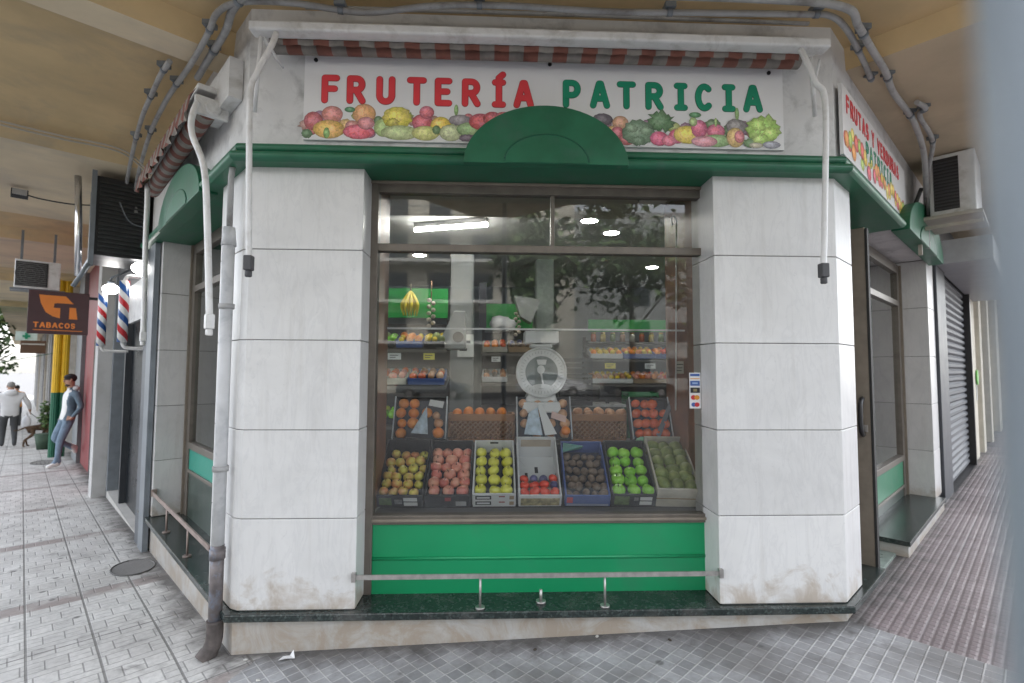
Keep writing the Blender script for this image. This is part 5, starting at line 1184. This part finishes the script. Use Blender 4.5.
# stand behind the tilted crates, upper row of boxes
st_ = thing('display_stand', (.33, .95, .672), 'dark sloping stand under the fruit crates in the window', 'display stand')
MB(FF).add([(-.74, -.42, .674), (1.39, -.42, .674), (1.39, -.86, .932), (-.74, -.86, .932), (-.74, -.86, .674), (1.39, -.86, .674)], [(0, 1, 2, 3), (3, 2, 5, 4), (0, 3, 4), (1, 5, 2), (0, 4, 5, 1)]).box(-.74, 1.39, -1.26, -.87, .674, 1.02).build('stand', M('dark stand', (.03, .028, .027), .6), st_)
def upper(x0, x1, label, proto, n, flabel, cat, group, extra=None):
    w = x1 - x0
    t, Mx = crate(((x0 + x1) / 2, .93, 1.03), w, .34, .10, m_ink, rad(66), label, 0, .11, m_pulp)
    MB().tube([(-w / 2, .0, .1), (-w / 2, .34, .11)], .006, 6).tube([(w / 2, .0, .1), (w / 2, .34, .11)], .006, 6).build('clear_rim', M('clear plastic rim', (.55, .58, .62), .2), t)
    xs = lin(-w / 2 + .055, w / 2 - .055, 4); k = 0
    for j in range(4):
        for i in range(4):
            if (j, i) in n: continue
            put(proto, Mx, (xs[i] + rnd.uniform(-.008, .008), .05 + j * .08, .085 + rnd.uniform(-.005, .01)), flabel, cat, group, 1.05)
    return t, Mx
t, Mx = upper(-.75, -.35, 'black box of oranges with a blue and white wrapper, above the striped apples', F_org, ((0, 1), (0, 2), (1, 2), (2, 3), (3, 3), (3, 2)), 'orange in the black box above the striped apples', 'orange', 'oranges in upper left box')
MB().add([(-.06, .04, .125), (.07, .03, .13), (.05, .25, .135), (.0, .14, .145)], [(0, 1, 3), (1, 2, 3), (0, 3, 2)]).build('wrapper', M('blue white wrapper', (.42, .52, .62), .3, var=.3, vs=20), t)
MB().add([(.06, .26, .125), (.17, .24, .12), (.18, .29, .13), (.07, .31, .125)], [(0, 1, 2, 3)]).build('paper_strip', m_wcard, t)
for x, y in ((.13, .06), (.14, .13), (.12, .19)): put(F_oni, Mx, (x, y, .09), 'brown onion beside the wrapper in the upper left box', 'onion', 'onions in upper left box')
t, Mx = upper(.195, .615, 'black box of onions with pale paper wrappers under the white scale', F_oni, ((0, 0), (1, 1), (2, 2)), 'brown onion in the box under the white scale', 'onion', 'onions under the scale')
MB().add([(-.16, .03, .128), (-.02, .02, .135), (-.05, .24, .142), (-.12, .20, .138)], [(0, 1, 2, 3)]).build('wrapper', M('blue white wrapper', (.42, .52, .62), .3), t)
MB().add([(.0, .02, .13), (.09, .03, .135), (-.02, .27, .145), (-.05, .26, .14)], [(0, 1, 2, 3)]).build('paper_strip', m_wcard, t)
MB().add([(.05, .16, .13), (.16, .12, .135), (.17, .17, .14), (.06, .21, .138)], [(0, 1, 2, 3)]).build('paper_strip', M('pink paper', (.62, .42, .38), .6), t)
put(F_org, Mx, (.16, .06, .12), 'single orange at right end of the onion box', 'orange', None)
t, Mx = upper(1.09, 1.40, 'black box of orange-red tomatoes with dark divider, upper right near the wood lining', F_cl, ((3, 3),), 'orange-red tomato in the upper right black box', 'tomato', 'tomatoes in upper right box')
MB().box(-.02, .015, .0, .33, .118, .128, T=Matrix.Rotation(rad(-28), 4, 'Z') @ Matrix.Translation((.02, .03, 0))).build('divider', M('grey divider strap', (.16, .17, .20), .5), t)
# lattice wicker baskets between
def lattice(x0, x1, label):
    t = thing('wicker_basket', ((x0 + x1) / 2, 1.0, 1.03), label, 'basket')
    MB(FF).box(x0, x1, -1.22, -1.0, 1.025, 1.05).box(x0, x1, -1.02, -1.0, 1.19, 1.245).box(x0, x0 + .015, -1.22, -1.0, 1.05, 1.245).box(x1 - .015, x1, -1.22, -1.0, 1.05, 1.245).box(x0, x1, -1.22, -1.20, 1.05, 1.245).build('frame', M('warm basket wood', (.30, .135, .05), .6, var=.2), t, bevel=.004)
    mb = MB(FF); k = 0
    for i in range(-3, 14):
        for sg_ in (1, -1):
            a = x0 + .04 * i; b = a + .14 * sg_
            xa, za, xb, zb = a, 1.05, b, 1.19
            if sg_ < 0: xa += .14; xb += .14
            pts = [(max(x0, min(x1, xa + (xb - xa) * u)), za + (zb - za) * u) for u in (0, .25, .5, .75, 1)]
            if abs(pts[0][0] - pts[-1][0]) > .03: mb.tube([(p[0], -1.006 + .004 * sg_, p[1]) for p in pts], .006, 5)
    mb.build('lattice', m_tanwood, t)
    mb = MB(); 
    return t
lattice(-.34, .18, 'wicker lattice basket between the orange box and the onion box'); lattice(.63, 1.075, 'wicker lattice basket between the onion box and the upper tomatoes')
Id = Matrix.Identity(4)
for x0, n_, lb in ((-.34, 5, 'orange heaped in the wicker basket left of the scale'), (.64, 5, 'brown onion heaped in the wicker basket right of the scale')):
    for i in range(n_):
        for j in range(2): put(F_org if x0 < 0 else F_oni, Id, (x0 + .06 + i * .09, 1.07 + j * .08, 1.24 + rnd.uniform(0, .02)), lb, 'orange' if x0 < 0 else 'onion', 'fruit in basket ' + ('a' if x0 < 0 else 'b'))
# white dial scale
sc = thing('weighing_scale', (.388, 1.0, 1.25), 'white dial weighing scale standing above the display, pan on top', 'weighing scale')
m_sc = M('white scale enamel', (.70, .71, .72), .3, var=.04)
MB(FF).plate([(.26, 1.345), (.52, 1.345), (.485, 1.45), (.295, 1.45)], -1.13, -.95).box(.24, .54, -1.15, -.93, 1.26, 1.345).build('base', m_sc, sc, bevel=.012)
rg = MB(FF); cxs, czs = .388, 1.578
def disc(mb, r, d0, d1): mb.plate([(cxs + r * math.cos(a * math.pi / 24), czs + r * math.sin(a * math.pi / 24)) for a in range(48)], d0, d1)
disc(rg, .196, -1.08, -.925); rg.tube([(cxs + .19 * math.cos(a * math.pi / 24), -.922, czs + .19 * math.sin(a * math.pi / 24)) for a in range(49)], .011, 8); rg.build('dial_case', m_sc, sc, bevel=.004)
rg = MB(FF); disc(rg, .128, -.925, -.921); rg.build('dial_face', M('grey dial', (.20, .23, .235), .3, var=.1), sc)
tk = MB(FF)
for a in range(40):
    an = a * math.pi / 20; r0 = .150 if a % 5 else .142
    p, q_ = (cxs + r0 * math.cos(an), czs + r0 * math.sin(an)), (cxs + .168 * math.cos(an), czs + .168 * math.sin(an))
    nx, nz = -math.sin(an) * .0015, math.cos(an) * .0015
    tk.plate([(p[0] - nx, p[1] - nz), (p[0] + nx, p[1] + nz), (q_[0] + nx, q_[1] + nz), (q_[0] - nx, q_[1] - nz)], -.9245, -.923)
tk.build('tick_marks', M('grey ticks', (.3, .31, .32), .5), sc, weld=False)
nd = MB(FF); nd.plate([(cxs - .012, czs - .008), (cxs + .004, czs - .012), (cxs + .022, czs - .125), (cxs + .014, czs - .125)], -.919, -.916); nd.plate([(cxs + .030 * math.cos(a * .3927) - .006, czs + .022 + .034 * math.sin(a * .3927)) for a in range(16)], -.9185, -.915)
nd.plate([(cxs - .04, czs + .10), (cxs + .04, czs + .10), (cxs + .03, czs + .06), (cxs - .03, czs + .06)], -.9205, -.918)
nd.plate([(cxs + .09 * math.cos(rad(a)), czs - .125 + .035 * math.sin(rad(a))) for a in range(0, 181, 15)], -.9205, -.917); nd.build('needle', m_sc, sc, weld=False)
MB(FF).box(.30, .475, -1.08, -.95, 1.772, 1.80).box(.255, .525, -1.12, -.92, 1.81, 1.905).cyl((.388, -1.02, 1.76), (.388, -1.02, 1.81), .03).build('pan', m_sc, sc, bevel=.01)
# white bar added for a reflection's edge, hanging rod and card stickers
t = thing('reflection_edge_bar', (.3, .6, 1.885), 'thin white bar behind the window glass, drawing the edge of a reflection', 'rail')
MB(FF).box(-.75, 1.405, -.61, -.595, 1.884, 1.896).build('bar', m_white, t)
t = thing('hanging_rod', (1.345, .6, 1.3), 'thin pale vertical rod with a hook near the wood lining', 'rod')
MB(FF).cyl((1.33, -.6, 1.31), (1.355, -.6, 2.70), .006, 8).tube(smooth_path([(1.355, -.6, 2.70), (1.335, -.6, 2.74), (1.315, -.6, 2.72), (1.325, -.6, 2.67)], 5), .006, 6).build('rod', m_white, t)
t = thing('price_board', (1.41, .62, 1.58), 'small cream price board on the hanging rod', 'price card')
MB(FF).box(1.345, 1.405, -.64, -.63, 1.575, 1.665).build('board', M('cream board', (.55, .52, .42), .6, var=.1, vs=40), t)
MB(FF).box(1.35, 1.40, -.629, -.6285, 1.64, 1.645).box(1.355, 1.395, -.629, -.6285, 1.615, 1.62).box(1.35, 1.39, -.629, -.6285, 1.595, 1.60).build('writing', m_ink, t)
cs = thing('card_sticker', (1.318, .197, 1.353), 'upright sticker of five payment card marks on the glass, lower right', 'sticker')
MB(FF).box(1.281, 1.355, -.2195, -.2175, 1.353, 1.585).build('backing', M('white sticker', (.8, .8, .82), .4), cs)
k = MB(FF)
def mk(name, shapes):
    for i, (m, pts) in enumerate(shapes):
        b_ = MB(FF); b_.plate(pts, -.2175, -.2165 + .0002 * i); b_.build(name, m, cs, weld=False)
rc = lambda x0, x1, z0, z1: [(x0, z0), (x1, z0), (x1, z1), (x0, z1)]
ci = lambda x, z, r: [(x + r * math.cos(a * .3927), z + r * .9 * math.sin(a * .3927)) for a in range(16)]
mb_, mo_, mr_, mk_ = M('card blue', (.06, .13, .40), .4), M('card orange', (.75, .33, .04), .4), M('card red', (.6, .04, .05), .4), M('card black', (.03, .03, .035), .4)
mk('card_mark', [(mb_, rc(1.287, 1.349, 1.562, 1.577)), (mo_, rc(1.287, 1.349, 1.543, 1.548)), (mb_, rc(1.287, 1.349, 1.500, 1.532)), (M('card pale blue', (.35, .5, .75), .4), rc(1.300, 1.336, 1.511, 1.522)), (mk_, rc(1.287, 1.349, 1.454, 1.488)),
   (M('card tan', (.3, .25, .12), .4), rc(1.306, 1.330, 1.462, 1.480)), (mr_, ci(1.307, 1.424, .017)), (mo_, ci(1.329, 1.424, .017)), (mb_, ci(1.307, 1.378, .015)), (mr_, ci(1.329, 1.378, .016))])

# ================================================================== SHOP INTERIOR
m_gb = M('green header board', (.02, .30, .055), .45, var=.05)
m_shelf = M('dark shelving', (.10, .09, .08), .6)
def shelf_unit(x0, x1, y0, y1, label, header=None, levels=(.55, 1.0, 1.45, 1.85), posts=True):
    t = thing('produce_shelf', ((x0 + x1) / 2, (y0 + y1) / 2, .19), label, 'shelf unit')
    mb = MB()
    for z in levels:
        mb.add([(x0, y0, z), (x1, y0, z), (x1, y1, z + .12), (x0, y1, z + .12), (x0, y0, z + .03), (x1, y0, z + .03), (x1, y1, z + .15), (x0, y1, z + .15)], [(0, 3, 2, 1), (4, 5, 6, 7), (0, 1, 5, 4), (1, 2, 6, 5), (2, 3, 7, 6), (3, 0, 4, 7)])
    mb.build('board', m_shelf, t)
    mb = MB()
    for x in (x0, x1 - .04): mb.box(x, x + .04, y1 - .02, y1 + .03, .19, levels[-1] + .4)
    mb.box(x0, x1, y1 + .03, y1 + .05, .19, levels[-1] + .35); mb.build('back_panel', M('shelf back', (.05, .04, .035), .7), t)
    if header: MB().box(x0, x1, y0 + header[2], y0 + header[2] + .03, header[0], header[1]).build('header_board', m_gb, t)
    return t
A_ = shelf_unit(-1.35, -.50, 2.45, 2.95, 'produce shelves under the green header board on the left side of the shop', (2.17, 2.50, .15), (.5, .95, 1.38, 1.78))
B_ = shelf_unit(-.15, .55, 3.7, 4.2, 'narrow produce shelves beside the pale column, under the middle green header', (2.15, 2.50, .15), (.5, .95, 1.38, 1.78))
C_ = shelf_unit(1.45, 2.95, 4.4, 4.95, 'wide produce shelves with green header at the back right', (2.18, 2.36, .1), (.5, .95, 1.35, 1.72))
def heap(t, x0, x1, y, z, protos, label, cat, grp, rows=3):
    """small open produce box on a shelf board"""
    w = x1 - x0
    bx, Mx = crate(((x0 + x1) / 2, y, z), w, .36, .07, rnd.choice([m_palew, m_ink, m_blue, m_cardb, m_wcard]), rad(14), label[0], 0, .09)
    nx = max(3, int(w / .085))
    for j in range(rows):
        for i in range(nx): put(rnd.choice(protos), Mx, (-w / 2 + w * (i + .5) / nx, .06 + j * .10, .072 + rnd.uniform(0, .02)), label[1], cat, grp, 1.1)
sh_specs = [
 (A_, -1.33, -1.06, 2.47, 1.83, [F_green, F_avo], 'green fruit', 'on the top left shelf beside the wood strip'), (A_, -1.04, -.76, 2.47, 1.83, [F_org, F_lemon], 'orange and lemon', 'on the top left shelf under the bananas'), (A_, -.74, -.52, 2.47, 1.83, [F_lemon, F_avo], 'lemon and avocado', 'on the top left shelf beside the grey column'),
 (A_, -1.33, -.93, 2.47, 1.43, [F_pink, F_cl], 'red fruit', 'on the second left shelf, outer end'), (A_, -.91, -.52, 2.47, 1.43, [F_oni, F_cl], 'onion and tomato', 'on the second left shelf, inner end'), (A_, -1.33, -.93, 2.47, 1.0, [F_green, F_gold], 'pale green fruit', 'on the third left shelf'),
 (B_, -.13, .2, 3.72, 1.83, [F_cl, F_org], 'tomato', 'on the top middle shelf'), (B_, .22, .53, 3.72, 1.83, [F_kiwi, F_plum], 'dark fruit', 'on the top middle shelf, right end'), (B_, -.13, .2, 3.72, 1.43, [F_oni, F_kiwi], 'onion', 'on the second middle shelf'),
 (C_, 1.47, 1.95, 4.42, 1.77, [F_lemon, F_org], 'lemon and orange', 'on the top back-right shelf, left end'), (C_, 1.97, 2.42, 4.42, 1.77, [F_org, F_lemon], 'orange', 'on the top back-right shelf, middle'), (C_, 2.44, 2.93, 4.42, 1.77, [F_org, F_tom], 'orange and tomato', 'on the top back-right shelf, right end'),
 (C_, 1.47, 2.1, 4.42, 1.40, [F_lemon, F_oni], 'yellow fruit', 'on the second back-right shelf, left end'), (C_, 2.12, 2.93, 4.42, 1.40, [F_org, F_tom, F_pink], 'red and orange fruit', 'on the second back-right shelf, right end')]
for (t, x0, x1, y, z, pr2, nm, where) in sh_specs:
    heap(t, x0, x1, y, z, pr2, ('produce box of %s %s' % (nm, where), '%s lying in box %s' % (nm, where)), 'fruit', nm + ' ' + where)
t = thing('banana_bunch', (-.885, 2.42, 2.42), 'yellow banana bunch hanging in front of the green header board', 'bananas')
m_ban = M('banana skin', (.78, .62, .03), .45, var=.12, vs=12)
for k in range(6):
    a = (-.085, -.05, -.015, .02, .055, .09)[k]; b_ = .02 * (k % 2)
    MB().tube(smooth_path([(-.885, 2.42, 2.44), (-.885 + a * .5, 2.40 - b_, 2.37), (-.885 + a * .95, 2.36 - b_, 2.28), (-.885 + a * .8, 2.40 - b_, 2.17)], 5), [.008, .011, .015, .018] + [.020] * 7 + [.018, .015, .011, .008, .006], 8).build('banana', m_ban, t)
MB().cyl((-.885, 2.42, 2.42), (-.885, 2.42, 2.52), .008, 8).build('stalk', m_stem, t)
t = thing('banner', (-.10, 3.1, 2.1), 'black hanging banner strip beside the grey inner column', 'banner')
MB(FF).box(-.165, -.075, -3.12, -3.10, 2.10, 2.66).build('cloth', M('black banner', (.02, .02, .025), .7), t)
t = thing('counter', (.9, 3.2, .19), 'dark shop counter with a small black till screen at the back of the shop', 'counter')
MB().box(.35, 1.6, 3.1, 3.5, .19, 1.15).build('body', m_shelf, t); MB().box(.32, 1.63, 3.06, 3.54, 1.152, 1.18).build('top', M('grey worktop', (.3, .3, .3), .3), t)
MB().box(1.35, 1.55, 3.25, 3.28, 1.23, 1.40).box(1.43, 1.47, 3.26, 3.30, 1.18, 1.26).build('till_screen', m_black, t)

# jars, braids, crates and notes that fill the back of the shop
jar_c = [(.45, .12, .04), (.5, .38, .08), (.15, .22, .06), (.30, .16, .08), (.5, .5, .45)]
for i in range(9):
    x = 1.55 + i * .15; z = 2.03
    t = thing('jar', (x, 4.62, z), 'small glass preserve jar on the ledge above the fruit at the back right', 'jar', 'jars at the back right')
    MB().tube([(x, 4.62, z), (x, 4.62, z + .10), (x, 4.62, z + .12)], [.042, .042, .03], 12).build('glass', M('preserve %d' % (i % 5), jar_c[i % 5], .15), t)
    MB().cyl((x, 4.62, z + .121), (x, 4.62, z + .142), .034, 12).build('lid', M('gold lid', (.5, .36, .12), .35, .7), t)
MB().box(1.45, 2.95, 4.52, 4.72, 2.005, 2.028).build('jar_board', m_shelf, C_)
for i, (x, y) in enumerate(((-1.16, 2.38), (-.66, 2.40), (.33, 3.62))):
    t = thing('garlic_braid', (x, y, 2.15), ['braid of pale garlic hanging left of the bananas', 'braid of pale garlic hanging right of the bananas', 'braid of pale garlic hanging before the middle green header'][i], 'garlic', 'garlic braids')
    mb = MB()
    for k in range(9): mb.ell((x + .022 * (1 if k % 2 else -1), y - .01, 2.06 + k * .035), (.026, .026, .024), 8, 6)
    mb.build('bulbs', M('garlic skin', (.55, .48, .40), .7, var=.2, vs=30), t); MB().cyl((x, y, 2.3), (x, y, 2.55), .006, 6).build('string', m_tanwood, t)
for i, (x, y, z0, n_, lb) in enumerate(((.98, 3.0, 1.18, 3, 'stacked black plastic crate on the dark counter'), (1.9, 3.4, .19, 6, 'stacked green plastic crate standing before the back right shelves'))):
    for k in range(n_):
        zz = z0 + k * .19
        t = thing('plastic_crate', (x, y, zz), lb + ', ' + ['lowest of its stack', 'second from the bottom', 'third from the bottom', 'fourth from the bottom', 'fifth from the bottom', 'topmost'][5 if k == n_ - 1 else k], 'crate', lb)
        mb = MB(); mb.box(x - .2, x + .2, y - .14, y + .14, zz, zz + .015)
        for a in (0, .06, .12): mb.box(x - .2, x + .2, y - .14, y - .128, zz + .015 + a, zz + .055 + a).box(x - .2, x + .2, y + .128, y + .14, zz + .015 + a, zz + .055 + a).box(x - .2, x - .188, y - .128, y + .128, zz + .015 + a, zz + .055 + a).box(x + .188, x + .2, y - .128, y + .128, zz + .015 + a, zz + .055 + a)
        for sx in (-.2, .184):
            for sy in (-.14, .124): mb.box(x + sx, x + sx + .016, y + sy, y + sy + .016, zz + .015, zz + .18)
        mb.build('crate_body', (m_black, M('green plastic', (.02, .14, .05), .4))[i], t)
for i, (x, y, z, w_, h_, c, lb) in enumerate(((-1.05, 2.43, 1.70, .14, .07, m_wcard, 'white price note clipped to the left shelf edge, outer one'), (-.68, 2.43, 1.70, .12, .07, M('yellow note', (.7, .6, .1), .6), 'yellow price note clipped to left shelf edge'), (.05, 3.68, 1.70, .12, .07, m_wcard, 'white price note clipped to the middle shelf'),
        (1.75, 4.38, 1.62, .16, .08, M('yellow note', (.7, .6, .1), .6), 'yellow price note clipped to the back right shelf'), (2.35, 4.38, 1.62, .16, .08, m_wcard, 'white price note clipped to back right shelf, inner one'), (-.33, 3.185, 1.75, .2, .28, M('pale notice', (.6, .62, .6), .6), 'pale notice taped on the grey inner column'))):
    t = thing('price_note', (x, y, z), lb, 'price card'); MB().box(x - w_ / 2, x + w_ / 2, y - .004, y, z, z + h_).build('card', c, t)
    mb = MB()
    for q_ in range(2): mb.box(x - w_ * .36, x + w_ * (.3 - .2 * q_), y - .006, y - .0045, z + h_ * (.6 - .33 * q_), z + h_ * (.72 - .33 * q_))
    mb.build('writing', m_ink, t)
t = thing('extractor_hood', (.20, 3.4, 2.2), 'dull grey sheet metal hood hanging near the middle of the shop', 'hood')
MB(FF).plate([(.28, 2.55), (.62, 2.50), (.50, 2.20), (.36, 2.28)], -3.7, -3.4).build('sheet', M('dull hood', (.26, .27, .27), .5), t)
t = thing('bag_roll', (.16, 3.3, 2.05), 'crumpled greyish white plastic bags hanging behind the white window bar', 'bags')
mb = MB(FF); mb.ell((.13, -3.3, 2.17), (.17, .08, .10), 14, 9, f=lambda p: p * (1 + .25 * math.sin(p.x * 7) * math.cos(p.z * 9))); mb.build('bags', M('thin grey white bag', (.40, .41, .42), .5), t)
t = thing('scale_hood', (-.45, 2.9, 1.9), 'grey counter scale with a slanted display beside the left shelves', 'weighing scale')
MB(FF).plate([(-.62, 1.82), (-.30, 1.82), (-.30, 2.24), (-.42, 2.24)], -2.75, -2.5).build('housing', M('grey scale housing', (.34, .35, .35), .5), t, bevel=.01)
MB(FF).cyl((-.375, -2.49, 1.95), (-.375, -2.50, 1.95), .06, 16).build('dial', m_black, t)

# ================================================================== ACROSS THE STREET (seen in the glass)
ob = thing('apartment_block', (-14, -34, -.2), 'beige apartment block across the street with rows of balconies, reflected in the glass', 'building')
MB().box(-42, 6.2, -46, -34, -1, 17).build('wall', M('warm beige render', (.55, .52, .45), .85, var=.06), ob)
slab = MB(); railm = MB(); wins = MB()
for fl_ in range(4):
    z = 3.4 + fl_ * 3.0
    slab.box(-41, 5, -34, -32.7, z, z + .22)
    for k in range(23): railm.box(-41 + k * 2, -40.94 + k * 2, -32.75, -32.7, z + .22, z + 1.1)
    railm.box(-41, 5, -32.76, -32.7, z + 1.06, z + 1.12)
    for k in range(14):
        f = MB().box(-40 + k * 3.2, -38.4 + k * 3.2, -33.99, -33.94, z + .25, z + 2.4).build('window', M('far window glass', (.05, .06, .07), .1), ob)
slab.build('balcony_slab', M('pale slab', (.6, .59, .56), .8), ob); railm.build('balcony_rail', m_greymetal, ob)
ob2 = thing('apartment_block', (28, -38, -.2), 'grey apartment block across the street behind the trees, reflected in the glass', 'building')
MB().box(6.3, 52, -50, -38, -1, 15).build('wall', M('grey render', (.30, .31, .305), .85, var=.06), ob2)
for fl_ in range(4):
    for k in range(12): MB().box(11.5 + k * 3.3, 13.2 + k * 3.3, -37.99, -37.94, 1 + fl_ * 3, 2.6 + fl_ * 3).build('window', M('far window glass', (.05, .06, .07), .1), ob2)
for x, y, h, r, lb in ((2.5, -24, 11, 2.6, 'tall leafy tree across the street, reflected left of centre'), (8, -25, 12, 3.4, 'broad leafy tree across the street, reflected over the scale'), (15, -26, 11, 3.4, 'leafy tree across the street at the right of the reflection')):
    tree((x, y, gz(x, y) - .14), h, r, lb, 2200, .5)
def car(loc, ang, col, label):
    t, Mx = local_thing('parked_car', loc, (0, 0, ang), label, 'car', 'cars parked across the street')
    prof_ = [(-2.1, .35), (-2.1, .75), (-2.0, .92), (-1.75, 1.0), (-1.25, 1.42), (-.2, 1.48), (.5, 1.40), (1.15, 1.0), (1.9, .88), (2.1, .70), (2.12, .35)]
    MB().plate(prof_, -.84, .84).build('body', col, t, bevel=.06)
    gl = [(-1.62, 1.0), (-1.2, 1.36), (-.2, 1.42), (.45, 1.34), (.98, 1.0)]
    MB().plate(gl, -.848, .848).build('window', m_dglass, t, bevel=.01)
    for x in (-1.3, 1.3):
        for y in (-.80, .80):
            w_ = MB().cyl((x, y - .1, .32), (x, y + .1, .32), .32, 20).build('wheel', m_rubber, t)
            MB().cyl((x, y - .11, .32), (x, y + .11, .32), .19, 14).build('rim', m_steel, w_)
    for y in (-.62, .62):
        MB().box(2.07, 2.13, y - .16, y + .16, .62, .74).build('headlight', M('lamp glass', (.55, .57, .6), .15), t); MB().box(-2.13, -2.07, y - .14, y + .14, .70, .86).build('tail_light', M('tail lamp red', (.4, .02, .02), .2), t)
for i, (x, y, c, lb) in enumerate(((-3.5, -27, M('grey car paint', (.12, .13, .14), .25, coat=.5), 'dark grey parked car across the street, reflected behind the scale'), (3.6, -27.5, M('white car paint', (.75, .75, .76), .25, coat=.5), 'white parked car across the street, reflected right of the scale'), (8.8, -27, M('black car paint', (.03, .03, .035), .2, coat=.5), 'black parked car across the street, reflected near the card sticker'))):
    car((x, y, gz(x, y) - .14), rad(4), c, lb)

# ================================================================== LIGHT, SKY, CAMERA
SUN_EL, SUN_AZ = rad(52), rad(30)     # high soft light from behind the shop's own building (clockwise from +y)
w = bpy.data.worlds.new('World'); scene.world = w; w.use_nodes = True; nt = w.node_tree
bg = nt.nodes['Background']; sky = nt.nodes.new('ShaderNodeTexSky'); sky.sky_type = 'NISHITA'; sky.sun_disc = False
sky.sun_elevation = SUN_EL; sky.sun_rotation = SUN_AZ; sky.dust_density = 2.5
hs = N(nt, 'ShaderNodeHueSaturation', Saturation=.26); nt.links.new(sky.outputs[0], hs.inputs['Color']); nt.links.new(hs.outputs[0], bg.inputs['Color']); bg.inputs['Strength'].default_value = .13
sl = bpy.data.lights.new('sun', 'SUN'); sl.energy = 1.4; sl.angle = rad(30); sl.color = (1, .97, .92)
so = bpy.data.objects.new('sun', sl); COL.objects.link(so)
dirv = Vector((math.sin(SUN_AZ) * math.cos(SUN_EL), math.cos(SUN_AZ) * math.cos(SUN_EL), math.sin(SUN_EL)))
so.rotation_euler = dirv.to_track_quat('Z', 'Y').to_euler(); so.location = (0, -8, 10)
cd = bpy.data.cameras.new('camera'); cam = bpy.data.objects.new('camera', cd); COL.objects.link(cam); scene.camera = cam
cd.sensor_width = 36; cd.lens = 36 * 501 / 1024; cd.clip_end = 800; cd.clip_start = .01
cam.location = (0, -3, 1.6)
cam.matrix_world = Matrix.Translation((0, -3, 1.6)) @ Matrix.Rotation(rad(-2.25), 4, 'Z') @ Matrix.Rotation(rad(90 + 3.19), 4, 'X') @ Matrix.Rotation(rad(.28), 4, 'Z')
cd.dof.use_dof = True; cd.dof.focus_distance = 3.1; cd.dof.aperture_fstop = 1.8
vs_ = scene.view_settings; vs_.view_transform = 'Standard'; vs_.look = 'None'; vs_.gamma = 1; vs_.exposure = 2.8; vs_.use_curve_mapping = False
cy = scene.cycles; cy.use_denoising = True; cy.max_bounces = 10; cy.diffuse_bounces = 5; cy.glossy_bounces = 4; cy.transparent_max_bounces = 16; cy.caustics_reflective = False; cy.caustics_refractive = False; cy.sample_clamp_indirect = 6
for o in bpy.data.objects:
    if '_at' in o: del o['_at']
